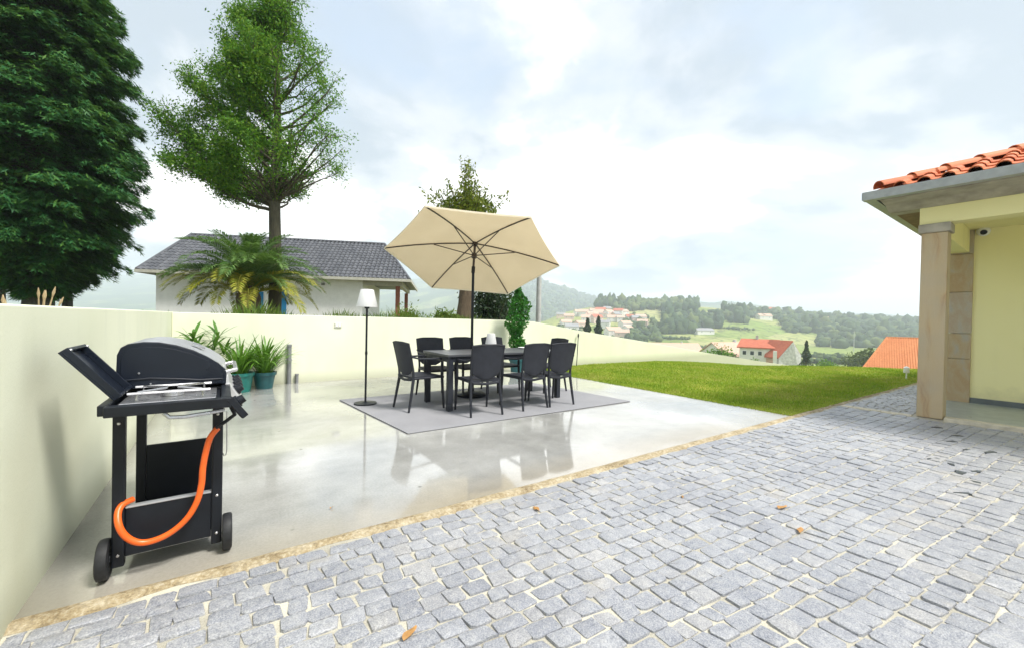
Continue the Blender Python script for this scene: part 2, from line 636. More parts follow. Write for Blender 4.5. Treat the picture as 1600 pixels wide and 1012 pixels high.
PLAST = simple('charcoal_plastic', (0.020, 0.022, 0.029), 0.48, 0, 0.15, 12, 0.03, 0.3)
TABLEM = simple('dark_grey_table_metal', (0.022, 0.025, 0.034), 0.42, 0, 0.1, 10, 0.0, 0.35)
TTOP = simple('grey_table_top', (0.07, 0.073, 0.082), 0.34, 0, 0.06, 6)
BLACKM = simple('black_powder_coat', (0.008, 0.010, 0.0145), 0.42, 0, 0.2, 12, 0.03, 0.28)
BLACKG = simple('black_gloss_enamel', (0.009, 0.0125, 0.021), 0.32, 0, 0.15, 8, 0.0, 0.3)
RUBBER = simple('black_rubber', (0.009, 0.010, 0.012), 0.65, 0, 0.3, 60, 0.15)
STEEL = simple('brushed_steel', (0.52, 0.52, 0.53), 0.32, 0.9, 0.1, 60, 0.05)
HOODTOP = simple('grey_hood_enamel', (0.42, 0.43, 0.45), 0.34, 0.4, 0.06, 6)
SILVER = simple('silver_paint', (0.5, 0.5, 0.51), 0.4, 0.3, 0.08, 40)
HOSE = simple('orange_rubber_hose', (0.78, 0.12, 0.012), 0.38, 0, 0.08, 30, 0.03)
WHITEP = simple('white_plastic', (0.8, 0.8, 0.8), 0.4, 0, 0.04, 20)
BROWNW = simple('dark_umbrella_metal', (0.045, 0.032, 0.026), 0.4, 0, 0.2, 30)
TEALP = simple('teal_plastic', (0.012, 0.16, 0.135), 0.4, 0, 0.2, 14, 0.05)
TEALD = simple('dark_teal_plastic', (0.012, 0.085, 0.095), 0.4, 0, 0.2, 14, 0.05)
SOIL = simple('potting_soil', (0.05, 0.035, 0.025), 0.95, 0, 0.4, 60, 0.8)
GREYPVC = simple('grey_painted_post', (0.20, 0.205, 0.21), 0.55, 0, 0.15, 30, 0.1)
GUTTER = simple('grey_metal_gutter', (0.34, 0.36, 0.37), 0.42, 0.25, 0.12, 12, 0.05)
CORNICE = simple('weathered_cornice_stone', (0.36, 0.33, 0.27), 0.85, 0, 0.25, 6, 0.3)
SOFFIT = simple('brown_soffit_board', (0.20, 0.13, 0.08), 0.75, 0, 0.25, 10, 0.1)
SKIRT = simple('grey_skirting_tile', (0.115, 0.135, 0.14), 0.4, 0, 0.15, 8)
PORCH = simple('grey_green_floor_tile', (0.30, 0.335, 0.31), 0.35, 0, 0.12, 7, 0.05)
KERBST = simple('pale_kerb_stone', (0.56, 0.51, 0.40), 0.8, 0, 0.2, 10, 0.3)
WHITEW = simple('white_house_render', (0.83, 0.83, 0.82), 0.85, 0, 0.06, 3, 0.1)
FWHITE = simple('far_white_render', (0.72, 0.70, 0.66), 0.85, 0, 0.08, 1)
FPINK = simple('far_pink_render', (0.66, 0.50, 0.42), 0.85, 0, 0.08, 1)
FGREYW = simple('far_grey_stone_wall', (0.45, 0.45, 0.43), 0.85, 0, 0.3, 1.6)
BLUEP = simple('blue_shutter_paint', (0.015, 0.20, 0.42), 0.45, 0, 0.1, 20)
REDPOST = simple('red_brown_post', (0.25, 0.085, 0.05), 0.7, 0, 0.2, 20)
FASCIA = simple('pale_fascia_board', (0.45, 0.44, 0.38), 0.7, 0, 0.1, 8)
WINGL = simple('dark_window_glass', (0.05, 0.06, 0.07), 0.15, 0, 0.2, 3)
UPOLE = simple('utility_pole_concrete', (0.42, 0.42, 0.41), 0.85, 0, 0.15, 6, 0.2)
DRYST = simple('dry_straw_stalk', (0.45, 0.34, 0.19), 0.85, 0, 0.2, 20)
DRYLF = simple('dry_brown_leaf', (0.42, 0.22, 0.07), 0.7, 0, 0.4, 30)
DARKST = simple('dark_slate_stone', (0.055, 0.065, 0.075), 0.4, 0, 0.35, 40, 0.4)
BARK_A = mat_bark('dark_mossy_bark', (0.035, 0.028, 0.02), (0.11, 0.10, 0.06))
BARK_B = mat_bark('brown_bark', (0.05, 0.034, 0.02), (0.14, 0.10, 0.06))
BARK_G = mat_bark('grey_conifer_bark', (0.035, 0.033, 0.028), (0.13, 0.13, 0.105))
RUG = mat_rug()
L_TREE = leafmat('broadleaf_green', [(0.026, 0.10, 0.012), (0.06, 0.20, 0.012), (0.12, 0.29, 0.016), (0.23, 0.36, 0.03)], 0.45)
L_CON = leafmat('conifer_blue_green', [(0.014, 0.075, 0.026), (0.028, 0.125, 0.038), (0.048, 0.17, 0.042), (0.10, 0.21, 0.030)], 0.32)
L_PALM = leafmat('palm_green', [(0.04, 0.12, 0.026), (0.10, 0.21, 0.045), (0.21, 0.31, 0.10)], 0.35, 0.38)
L_PALMY = leafmat('palm_yellowing', [(0.14, 0.20, 0.02), (0.28, 0.30, 0.03), (0.42, 0.36, 0.06)], 0.25, 0.5)
L_OLIVE = leafmat('olive_green', [(0.075, 0.115, 0.010), (0.15, 0.20, 0.014), (0.26, 0.27, 0.028)], 0.3)
L_BRIGHT = leafmat('bright_green', [(0.015, 0.10, 0.012), (0.03, 0.18, 0.02), (0.07, 0.26, 0.04)], 0.35, 0.4)
L_DARK = leafmat('dark_shrub_green', [(0.008, 0.022, 0.010), (0.018, 0.042, 0.018), (0.04, 0.07, 0.03)], 0.2)
L_WEED = leafmat('weed_green', [(0.06, 0.12, 0.015), (0.11, 0.19, 0.025), (0.20, 0.24, 0.05)], 0.4)
L_POT = leafmat('strap_leaf_green', [(0.045, 0.14, 0.016), (0.09, 0.24, 0.022), (0.20, 0.34, 0.05)], 0.35, 0.38)
L_GRASS = leafmat('lawn_blades', [(0.17, 0.29, 0.025), (0.27, 0.41, 0.03), (0.38, 0.46, 0.05), (0.52, 0.49, 0.14)], 0.45, 0.6, 1.1)
L_FAR = leafmat('far_tree_green', [(0.018, 0.042, 0.018), (0.032, 0.066, 0.024), (0.06, 0.095, 0.032)], 0.1, 0.8)
L_FARL = leafmat('far_tree_light', [(0.04, 0.075, 0.022), (0.075, 0.115, 0.03), (0.12, 0.15, 0.045)], 0.1, 0.8)


# ------------------------------------------------------------------ mesh builder
class MB:
    def __init__(self):
        self.v, self.f, self.tone = [], [], []

    def add(self, vs, fs, M=None, tone=None):
        o = len(self.v)
        if M is not None:
            vs = [M @ Vector(p) for p in vs]
        self.v.extend([tuple(p) for p in vs])
        self.f.extend([tuple(i + o for i in q) for q in fs])
        if tone is not None:
            self.tone.extend([tone] * len(vs))
        return self

    def box(self, c, s, M=None, tone=None, taper=1.0):
        x, y, z = s[0] / 2, s[1] / 2, s[2] / 2
        vs = [(c[0] + a * x * (taper if k < 0 else 1), c[1] + b * y * (taper if k < 0 else 1), c[2] + k * z)
              for k in (-1, 1) for a, b in ((-1, -1), (1, -1), (1, 1), (-1, 1))]
        return self.add(vs, [(3, 2, 1, 0), (4, 5, 6, 7), (0, 1, 5, 4), (1, 2, 6, 5), (2, 3, 7, 6), (3, 0, 4, 7)], M, tone)

    def box2(self, p, q, M=None, tone=None):
        return self.box([(a + b) / 2 for a, b in zip(p, q)], [abs(b - a) for a, b in zip(p, q)], M, tone)

    def bar(self, p, q, w, h, up=(0, 0, 1)):
        p, q = Vector(p), Vector(q)
        d = (q - p)
        L = d.length
        d.normalize()
        upv = Vector(up)
        if abs(d.dot(upv)) > 0.98:
            upv = Vector((0, 1, 0))
        s = d.cross(upv).normalized()
        t = s.cross(d)
        M = Matrix(((s.x, t.x, d.x, p.x), (s.y, t.y, d.y, p.y), (s.z, t.z, d.z, p.z), (0, 0, 0, 1)))
        return self.box((0, 0, L / 2), (w, h, L), M)

    def tube(self, pts, rad, n=8, cap=True):
        pts = [Vector(p) for p in pts]
        if not hasattr(rad, '__len__'):
            rad = [rad] * len(pts)
        o = len(self.v)
        prev = None
        for i, p in enumerate(pts):
            a = pts[max(0, i - 1)]
            b = pts[min(len(pts) - 1, i + 1)]
            d = (b - a).normalized()
            if prev is None:
                ref = Vector((0, 0, 1)) if abs(d.z) < 0.9 else Vector((1, 0, 0))
                s = d.cross(ref).normalized()
            else:
                s = (prev - d * prev.dot(d)).normalized()
            prev = s
            t = d.cross(s)
            for k in range(n):
                an = 2 * PI * k / n
                self.v.append(tuple(p + (s * math.cos(an) + t * math.sin(an)) * rad[i]))
        for i in range(len(pts) - 1):
            for k in range(n):
                k2 = (k + 1) % n
                self.f.append((o + i * n + k, o + i * n + k2, o + (i + 1) * n + k2, o + (i + 1) * n + k))
        if cap:
            self.f.append(tuple(o + k for k in reversed(range(n))))
            self.f.append(tuple(o + (len(pts) - 1) * n + k for k in range(n)))
        return self

    def lathe(self, prof, n=24, c=(0, 0, 0), M=None):
        o = len(self.v)
        vs, fs = [], []
        for r, z in prof:
            for k in range(n):
                a = 2 * PI * k / n
                vs.append((c[0] + r * math.cos(a), c[1] + r * math.sin(a), c[2] + z))
        for i in range(len(prof) - 1):
            for k in range(n):
                k2 = (k + 1) % n
                fs.append((i * n + k, i * n + k2, (i + 1) * n + k2, (i + 1) * n + k))
        fs.append(tuple(reversed(range(n))))
        fs.append(tuple((len(prof) - 1) * n + k for k in range(n)))
        return self.add(vs, fs, M)

    def prism(self, poly, a, b, axis='y', M=None):
        n = len(poly)
        vs = []
        for d in (a, b):
            for p, q in poly:
                vs.append({'y': (p, d, q), 'x': (d, p, q), 'z': (p, q, d)}[axis])
        fs = [tuple(range(n)), tuple(reversed(range(n, 2 * n)))]
        for i in range(n):
            j = (i + 1) % n
            fs.append((i, n + i, n + j, j))
        return self.add(vs, fs, M)

    def build(self, name, mat, parent=None, smooth=False, bevel=0.0, off=None, seg=2):
        v = self.v
        if off is not None:
            v = [(p[0] - off[0], p[1] - off[1], p[2] - off[2]) for p in v]
        me = bpy.data.meshes.new(name)
        me.from_pydata(v, [], self.f)
        me.materials.append(mat)
        if self.tone and len(self.tone) == len(v):
            at_ = me.attributes.new('tone', 'FLOAT', 'POINT')
            at_.data.foreach_set('value', self.tone)
        if smooth:
            me.polygons.foreach_set('use_smooth', [True] * len(me.polygons))
            try:
                me.set_sharp_from_angle(angle=R_(40))
            except Exception:
                pass
        me.update()
        o = bpy.data.objects.new(name, me)
        col.objects.link(o)
        if parent is not None:
            o.parent = parent
        if bevel:
            b = o.modifiers.new('bevel', 'BEVEL')
            b.width = bevel
            b.segments = seg
            b.limit_method = 'ANGLE'
            b.angle_limit = R_(35)
        return o


def np_mesh(name, V, F, mat, parent=None, loc=None, smooth=False):
    """V (n,3), F (m,k) arrays -> one mesh object."""
    me = bpy.data.meshes.new(name)
    n, (m, k) = len(V), F.shape
    me.vertices.add(n)
    me.vertices.foreach_set('co', np.ascontiguousarray(V, dtype=np.float32).ravel())
    me.loops.add(m * k)
    me.loops.foreach_set('vertex_index', np.ascontiguousarray(F, dtype=np.int32).ravel())
    me.polygons.add(m)
    me.polygons.foreach_set('loop_start', np.arange(0, m * k, k, dtype=np.int32))
    if smooth:
        me.polygons.foreach_set('use_smooth', np.ones(m, dtype=bool))
    me.materials.append(mat)
    me.update(calc_edges=True)
    me.validate()
    o = bpy.data.objects.new(name, me)
    col.objects.link(o)
    if parent is not None:
        o.parent = parent
    if loc is not None:
        o.location = loc
    return o


def thing(name, label, cat, loc=(0, 0, 0), rz=0.0, group=None):
    o = bpy.data.objects.new(name, None)
    o.empty_display_size = 0.1
    col.objects.link(o)
    o.location = loc
    o.rotation_euler = (0, 0, rz)
    o['label'] = label
    o['category'] = cat
    if group:
        o['group'] = group
    return o


def tag(o, label, cat, group=None):
    o['label'] = label
    o['category'] = cat
    if group:
        o['group'] = group
    return o


def struct(o):
    o['kind'] = 'structure'
    return o


def stuff(o):
    o['kind'] = 'stuff'
    return o


def copy_thing(src, loc, rz, label, group=None):
    r = src.copy()
    col.objects.link(r)
    r.location = loc
    r.rotation_euler = (0, 0, rz)
    r['label'] = label
    if group:
        r['group'] = group
    for ch in list(src.children):
        c = ch.copy()
        col.objects.link(c)
        c.parent = r
        for g in ch.children:
            d = g.copy()
            col.objects.link(d)
            d.parent = c
    return r


def quads_at(P, A, B):
    """leaf quads: centre P, half axes A and B, (n,3) each -> V, F (diamond-ish leaves)"""
    n = len(P)
    V = np.empty((n, 4, 3), np.float32)
    V[:, 0] = P - A
    V[:, 1] = P - B
    V[:, 2] = P + A
    V[:, 3] = P + B
    return V.reshape(-1, 3), np.arange(n * 4, dtype=np.int32).reshape(n, 4)


def rand_dirs(n):
    d = rng.normal(size=(n, 3))
    return d / np.linalg.norm(d, axis=1, keepdims=True)


def leaf_cloud(P, length, width, droop=0.0, bias=None):
    n = len(P)
    A = rand_dirs(n)
    if bias is not None:
        A = A + bias
    A[:, 2] -= droop
    A /= np.linalg.norm(A, axis=1, keepdims=True)
    B = np.cross(A, rand_dirs(n))
    B /= np.linalg.norm(B, axis=1, keepdims=True) + 1e-9
    s = rng.uniform(0.65, 1.35, (n, 1))
    return quads_at(np.asarray(P), A * length / 2 * s, B * width / 2 * s)

# ================================================================== SETTING
def interp(x, xs, ys):
    return float(np.interp(x, xs, ys))


MID_U = [780, 850, 880, 920, 960, 1000, 1060, 1110, 1160, 1200, 1250, 1300, 1380, 1460, 1700]
MID_Y = [-14, 2, 14, 22, 27, 29, 28, 25, 22, 19, 15, 11, 8, 6, 6]
FAR_U = [-700, 0, 150, 250, 420, 600, 640, 700, 760, 830, 850, 900, 950, 1000, 1080, 1130, 1180, 1260, 1400, 1700]
FAR_Y = [46, 50, 57, 56, 52, 54, 56, 59, 62, 58, 55, 42, 30, 27, 31, 33, 29, 22, 18, 18]
BASE_D = [0, 12, 30, 60, 110, 180, 250, 400, 520, 640, 850, 1300, 1800, 2600, 3600, 6000]
BASE_Z = [-1.5, -1.6, -4.0, -8.0, -12.5, -18.5, -22.5, -26.0, -21.0, -11.0, 0.0, -18, -10, 0, 0, -20]


def smooth(a, b, x):
    t = min(1, max(0, (x - a) / (b - a)))
    return t * t * (3 - 2 * t)


def terr_h(u, D):
    z = interp(D, BASE_D, BASE_Z)
    mid = 1.2 + interp(u, MID_U, MID_Y) * 850 / FPX
    Df = interp(u, [620, 780], [4600, 2600])
    far = 1.2 + interp(u, FAR_U, FAR_Y) * Df / FPX
    z += mid * smooth(480, 850, D) * (1 - smooth(880, 1350, D))
    z += far * smooth(1350, Df, D) * (1 - 0.8 * smooth(Df * 1.04, Df * 1.5, D))
    if D > 90:
        k = min(1.0, (D - 90) / 300)
        p = far_pt(u, D)
        z += k * (1.5 + D * 0.0016) * mnoise.noise(Vector((p.x * 0.012, p.y * 0.012, 1.3))) * 1.6
        if D > 1400:
            z += (D - 1400) * 0.012 * mnoise.noise(Vector((p.x * 0.0028, p.y * 0.0028, 5.3)))
    return z


def polar_terrain():
    az = np.concatenate([np.arange(-180, -60, 4.0), np.arange(-60, 60, 0.5), np.arange(60, 180, 4.0)])
    rad = np.concatenate([[3, 8, 14, 22, 30, 42, 60, 80, 110, 145, 180], np.arange(215, 1000, 26), np.arange(1000, 2900, 75), np.arange(2950, 4800, 120), [4900, 5200, 5600, 6050]])
    V = []
    for r in rad:
        for a in az:
            th = math.radians(a)
            ca = math.cos(th)
            if abs(a) <= 62:
                D = r * ca
                u = 800 + FPX * math.tan(th)
            else:
                D = r * math.cos(R_(62))
                u = 800 + FPX * math.tan(R_(62)) * (1 if a > 0 else -1)
            z = terr_h(u, D)
            h = YAW + th
            V.append((r * math.sin(h), r * math.cos(h), z))
    n = len(az)
    F = []
    for i in range(len(rad) - 1):
        for k in range(n):
            k2 = (k + 1) % n
            F.append((i * n + k, i * n + k2, (i + 1) * n + k2, (i + 1) * n + k))
    c = len(V)
    V.append((0, 0, -1.5))
    V = np.array(V)
    F = np.array(F, dtype=np.int32)
    me_o = np_mesh('valley_terrain', V, F[:, ::-1], TERR, smooth=True)
    wood = np.clip((np.hypot(V[:, 0], V[:, 1]) - 1250) / 250, 0, 1).astype(np.float32)
    me_o.data.attributes.new('woodland', 'FLOAT', 'POINT').data.foreach_set('value', wood)
    return struct(me_o)


polar_terrain()


def grid_sheet(name, x0, x1, y0, y1, nx, ny, zf, mat, inside=None):
    xs, ys = np.linspace(x0, x1, nx), np.linspace(y0, y1, ny)
    V = [(x, y, zf(x, y)) for y in ys for x in xs]
    F = []
    for j in range(ny - 1):
        for i in range(nx - 1):
            F.append((j * nx + i, j * nx + i + 1, (j + 1) * nx + i + 1, (j + 1) * nx + i))
    return np_mesh(name, np.array(V), np.array(F, dtype=np.int32), mat, smooth=True)


def garden_z(x, y):
    z = 0.92 - 0.1 * max(0, x - 4)
    d = max(0, y - 26)
    z -= 0.006 * d * d + 0.05 * max(0, x - 14)
    return max(z, -9) + 0.05 * mnoise.noise(Vector((x * 0.5, y * 0.5, 0)))


struct(grid_sheet('neighbour_garden_ground', -40, 24, 8.32, 60, 65, 53, garden_z, GARD))
struct(grid_sheet('side_garden_ground', -40, -0.84, -14, 8.32, 40, 23, garden_z, GARD))

X_L, Y_B, X_C = -0.65, 8.13, 6.2          # wall faces and the right end of the concrete


def edge_y(x):                            # line where concrete (and further on, lawn) meets the cobbles
    return 2.37 - 0.026 * (x + 0.65)


mb = MB()
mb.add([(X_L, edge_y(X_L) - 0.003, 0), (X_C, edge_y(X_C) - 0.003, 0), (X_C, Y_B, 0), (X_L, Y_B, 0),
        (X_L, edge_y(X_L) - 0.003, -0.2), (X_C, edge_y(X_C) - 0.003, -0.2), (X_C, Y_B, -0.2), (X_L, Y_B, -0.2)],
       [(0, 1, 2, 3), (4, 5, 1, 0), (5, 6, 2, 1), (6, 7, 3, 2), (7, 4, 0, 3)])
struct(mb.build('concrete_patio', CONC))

# strip of coarse mortar between concrete and cobbles, a slightly wavy band
mb = MB()
N = 160
top = []
for i in range(N + 1):
    x = X_L + (15.2 - X_L) * i / N
    w = 0.085 + 0.05 * mnoise.noise(Vector((x * 3.1, 0, 0))) - 0.03 * smooth(5.5, 8, x)
    zz_ = 0.006 + 0.004 * mnoise.noise(Vector((x * 9, 4, 0)))
    top.append((x, edge_y(x), w, zz_))
for i in range(N):
    x, y, w, z = top[i]
    x2, y2, w2, z2 = top[i + 1]
    mb.add([(x, y, z - 0.004), (x2, y2, z2 - 0.004), (x2, y2 - w2 / 2, z2 + 0.004), (x, y - w / 2, z + 0.004), (x2, y2 - w2, -0.006), (x, y - w, -0.006)],
           [(0, 3, 2, 1), (3, 5, 4, 2)])
struct(mb.build('mortar_edging', EDGE, smooth=True))

# sand bed under the cobbles
paving = thing('cobbled_paving', 'x', 'x')
del paving['label'], paving['category']
paving['kind'] = 'structure'
mb = MB()
mb.add([(X_L, -14, -0.007), (30, -14, -0.007), (30, edge_y(30), -0.007), (X_L, edge_y(X_L), -0.007)], [(0, 1, 2, 3)])
mb.build('sand_bed', SAND, paving)


def course_y(i_y, x):
    """world Y of a course line t metres from the edge at x: courses fan out to the right"""
    t = i_y
    return edge_y(x) - 0.098 - t * (1 + 0.055 * (x - 0.6)) + 0.02 * mnoise.noise(Vector((x * 0.9, t * 2.0, 3.0)))


def stone_mesh(quad, zt):
    """quad: four ground corners -> rounded cobble top; returns verts, faces"""
    q = [Vector(p) for p in quad]
    c = sum(q, Vector()) / 4
    ring = []
    for i in range(4):
        a, b, p = q[i], q[(i + 1) % 4], q[i - 1]
        k = random.uniform(0.05, 0.17)
        ring.append(a.lerp(p, k))
        ring.append(a.lerp(b, random.uniform(0.05, 0.17)))
    ring = [p + Vector((random.uniform(-1, 1), random.uniform(-1, 1), 0)) * 0.0050 for p in ring]
    tilt = Vector((random.uniform(-1, 1), random.uniform(-1, 1), 0)) * 0.03
    vs = []
    for s, z in ((1.0, -0.03), (0.995, zt - 0.005), (0.965, zt - 0.001), (0.80, zt + 0.0002)):
        for p in ring:
            d = p - c
            pp = c + d * s
            zz2 = z + (d.dot(tilt) if z > -0.02 else 0) + (random.uniform(-0.0018, 0.0018) if z > -0.02 else 0)
            vs.append((pp.x, pp.y, zz2))
    vs.append((c.x, c.y, zt + 0.0012 + random.uniform(-0.002, 0.002)))
    fs = []
    for r in range(3):
        for k in range(8):
            k2 = (k + 1) % 8
            fs.append((r * 8 + k, r * 8 + k2, (r + 1) * 8 + k2, (r + 1) * 8 + k))
    for k in range(8):
        fs.append((24 + k, 24 + (k + 1) % 8, 32))
    return vs, fs, c


stones = []


def lay_courses(x0, x1, t_list, cy):
    for j in range(len(t_list) - 1):
        ta, tb = t_list[j], t_list[j + 1]
        x = x0 - random.uniform(0, 0.1)
        while x < x1:
            L = random.choice((random.uniform(0.09, 0.125), random.uniform(0.11, 0.15), random.uniform(0.075, 0.10)))
            xa, xb = max(x, x0), min(x + L, x1)
            x += L
            if xb - xa < 0.05:
                continue
            g = random.uniform(0.0010, 0.0055)
            g2 = random.uniform(0.0010, 0.0065)
            sk = random.uniform(-0.014, 0.014)
            yield [(xa + g, cy(tb, xa) + g2, 0), (xb - g, cy(tb, xb) + g2 + random.uniform(-.004, .004), 0),
                   (xb - g + sk, cy(ta, xb) - g2, 0), (xa + g + sk, cy(ta, xa) - g2 + random.uniform(-.004, .004), 0)]


ts = [0.0]
while ts[-1] < 3.6:
    ts.append(ts[-1] + random.uniform(0.080, 0.108))
for quad in lay_courses(X_L + 0.01, 7.62, ts, course_y):
    c = sum((Vector(p) for p in quad), Vector()) / 4
    pr = project(c)
    if c.y < -1.6 or (pr is not None and pr[2] < 0.9) or pr is None:
        continue
    stones.append(quad)
# path beside the house, courses running away along Y
xs_ = [7.78]
while xs_[-1] < 15.0:
    xs_.append(xs_[-1] + random.uniform(0.10, 0.13))
for i in range(len(xs_) - 1):
    y = 1.30
    while y < edge_y(xs_[i]) - 0.10:
        L = random.uniform(0.09, 0.15)
        yb = min(y + L, edge_y(xs_[i]) - 0.09)
        if yb - y > 0.05:
            g = random.uniform(0.004, 0.01)
            stones.append([(xs_[i] + g, y + g, 0), (xs_[i + 1] - g, y + g, 0), (xs_[i + 1] - g, yb - g, 0), (xs_[i] + g, yb - g, 0)])
        y += L

built = []
for quad in stones:
    vs, fs, c = stone_mesh(quad, random.choice((random.uniform(-0.002, 0.004), random.uniform(-0.004, 0.006))))
    pr = project(c)
    size = 0.0
    if pr is not None and -30 < pr[0] < 1630 and pr[1] < 1035:
        ps = [project(p) for p in quad]
        if all(ps):
            size = abs(sum(ps[i][0] * ps[(i + 1) % 4][1] - ps[(i + 1) % 4][0] * ps[i][1] for i in range(4))) / 2
            if not (0 <= pr[0] <= 1600 and pr[1] <= 1012):
                size *= 0.3
    dirt = 1 - smooth(-0.3, 1.0, c.x) * 1.0
    tone = min(1, max(0, random.gauss(0.55, 0.26) - 0.3 * (1 - smooth(0, 0.35, edge_y(c.x) - c.y)) * (1 - smooth(2.5, 5, c.x)) - 0.2 * dirt))
    built.append((size, vs, fs, c, tone))
built.sort(key=lambda b: -b[0])
for size, vs, fs, c, tone in built[:296]:
    m1 = MB()
    m1.add(vs, fs, tone=tone)
    o = m1.build('cobblestone', GRAN, paving, smooth=True, off=c)
    o.location = c
rest = MB()
for size, vs, fs, c, tone in built[296:]:
    rest.add(vs, fs, tone=tone)
stuff(rest.build('distant_cobbles', GRAN, paving, smooth=True))
# dark slivers of slate set between cobbles in front of the porch
slivers = [(1547, 706, .13, .05, .2), (1500, 738, .09, .06, .7), (1457, 716, .10, .03, .1), (1487, 725, .05, .04, 1.0), (1509, 702, .07, .03, .3),
           (1524, 736, .08, .03, .2), (1526, 754, .07, .05, .9), (1502, 770, .10, .03, -.1), (1485, 689, .10, .04, .1), (1463, 667, .09, .05, .0), (1494, 680, .10, .05, .1)]
for k, (px, py, w, h, a) in enumerate(slivers):
    p = ground(px, py)
    m1 = MB()
    m1.add([(-w, -h * .4, -.02), (w * .9, -h, -.02), (w, h * .8, -.02), (-w * .7, h * .5, -.02), (-w, -h * .4, .0085), (w * .9, -h, .0085), (w, h * .8, .0095), (-w * .7, h * .5, .009)],
           [(4, 5, 6, 7), (0, 1, 5, 4), (1, 2, 6, 5), (2, 3, 7, 6), (3, 0, 4, 7)], Matrix.Rotation(a - 0.6, 4, 'Z') @ Matrix.Scale(0.62, 4))
    o = m1.build('slate_sliver', DARKST, paving)
    o.location = (p.x, p.y, 0)

# pale stone line across the path, in line with the porch edge
mb = MB()
y = 1.28
while y < edge_y(7.7) - 0.13:
    L = min(0.32, edge_y(7.7) - 0.1 - y)
    mb.box2((7.635, y + 0.003, -0.03), (7.765, y + L - 0.003, 0.010 + random.uniform(-.001, .002)))
    y += L
struct(mb.build('path_kerb_strip', KERBST, bevel=0.004))


# lawn
def lawn_z(x, y):
    x0 = max(10.0, 15 - 1.3 * (y - 2.5))
    z = 0.004 - 0.010 * max(0, x - x0) ** 2
    z += 0.05 * mnoise.noise(Vector((x * 0.35, y * 0.35, 7))) * smooth(6.3, 8.5, x) * smooth(2.2, 3.2, y)
    z -= 0.05 * smooth(6.5, 9, y) * smooth(6.2, 7.5, x)
    return z


LX = np.linspace(X_C, 28, 110)
LY = np.linspace(0, 1, 42)
V, F = [], []
for t in LY:
    for x in LX:
        y0 = edge_y(x)
        y = y0 + (8.128 - y0) * t
        V.append((x, y, lawn_z(x, y)))
n = len(LX)
for j in range(len(LY) - 1):
    for i in range(n - 1):
        F.append((j * n + i, j * n + i + 1, (j + 1) * n + i + 1, (j + 1) * n + i))
struct(np_mesh('lawn', np.array(V), np.array(F, dtype=np.int32), LAWN, smooth=True))

# grass blades on the lawn
NB = 90000
bx_, by_ = [], []
while len(bx_) < NB:
    x = 6.17 + (rng.random() ** 1.5) * 13.5
    y = edge_y(x) - 0.03 + rng.random() * (8.12 - edge_y(x))
    bx_.append(x)
    by_.append(y)
bx_, by_ = np.array(bx_), np.array(by_)
bz_ = np.array([lawn_z(x, y) for x, y in zip(bx_, by_)])
hh = rng.uniform(0.025, 0.075, NB) * (0.75 + 0.5 * np.array([mnoise.noise(Vector((x * 1.3, y * 1.3, 2))) for x, y in zip(bx_, by_)]))
hh = np.maximum(hh * 0.8, 0.012) * np.clip(0.35 + np.minimum(bx_ - 6.2, by_ - np.array([edge_y(x) for x in bx_])) / 0.5, 0.35, 1.0)
an = rng.uniform(0, 2 * PI, NB)
wd = rng.uniform(0.004, 0.009, NB) * (1 + bx_ / 18)
ln = rng.normal(size=(NB, 2)) * 0.5 * hh[:, None]
V = np.empty((NB, 3, 3), np.float32)
V[:, 0] = np.stack([bx_ - np.cos(an) * wd, by_ - np.sin(an) * wd, bz_ - 0.004], 1)
V[:, 1] = np.stack([bx_ + np.cos(an) * wd, by_ + np.sin(an) * wd, bz_ - 0.004], 1)
V[:, 2] = np.stack([bx_ + ln[:, 0], by_ + ln[:, 1], bz_ + hh], 1)
stuff(np_mesh('lawn_grass', V.reshape(-1, 3), np.arange(NB * 3, dtype=np.int32).reshape(-1, 3), L_GRASS))

# ------------------------------------------------------------------ garden walls
lw = MB()
lw.box2((X_L - 0.2, -3.0, -0.1), (X_L, Y_B + 0.2, 1.222))
tag(lw.build('garden_wall', WALLP, bevel=0.008), 'pale yellow garden wall running along the side behind the barbecue', 'garden wall')
bw = MB()
prof = [(X_L + 0.002, -0.1), (26, -3.0), (26, -1.05), (20.23, -0.49), (14.75, 0.14), (10.9, 0.62), (8.03, 0.955), (6.55, 1.165), (6.0, 1.198), (X_L + 0.002, 1.215)]
bw.prism(prof, Y_B, Y_B + 0.2, 'y')
back_wall = tag(bw.build('garden_wall', WALLP, bevel=0.008), 'pale yellow garden wall behind the dining table, its top sloping down beside the lawn', 'garden wall')
m1 = MB()
p = at(528, 508, 1)
d = ray(528, 508)
p = Vector((0, 0, EYE)) + d * (Y_B / d.y)
m1.box((p.x, Y_B - 0.008, p.z), (0.13, 0.02, 0.085))
sk_ = m1.build('socket_cover', simple('old_cream_plastic', (0.62, 0.61, 0.52), 0.5, 0, 0.08, 30), back_wall, bevel=0.004)
m1 = MB()
m1.box((p.x - 0.02, Y_B - 0.021, p.z), (0.04, 0.006, 0.05))
m1.box((p.x + 0.03, Y_B - 0.021, p.z), (0.03, 0.006, 0.05))
m1.build('socket_flap', WHITEP, sk_)


# ================================================================== RIGHT-HAND HOUSE WITH PORCH
HX = 7.75
house = thing('porch_house', 'pale yellow house with stone porch column, grey gutter and terracotta roof', 'house', (0, 0, 0))


def hb(name, p, q, mat, bev=0.006, parent=house, tone=None):
    m_ = MB()
    m_.box2(p, q, tone=tone)
    return m_.build(name, mat, parent, bevel=bev)


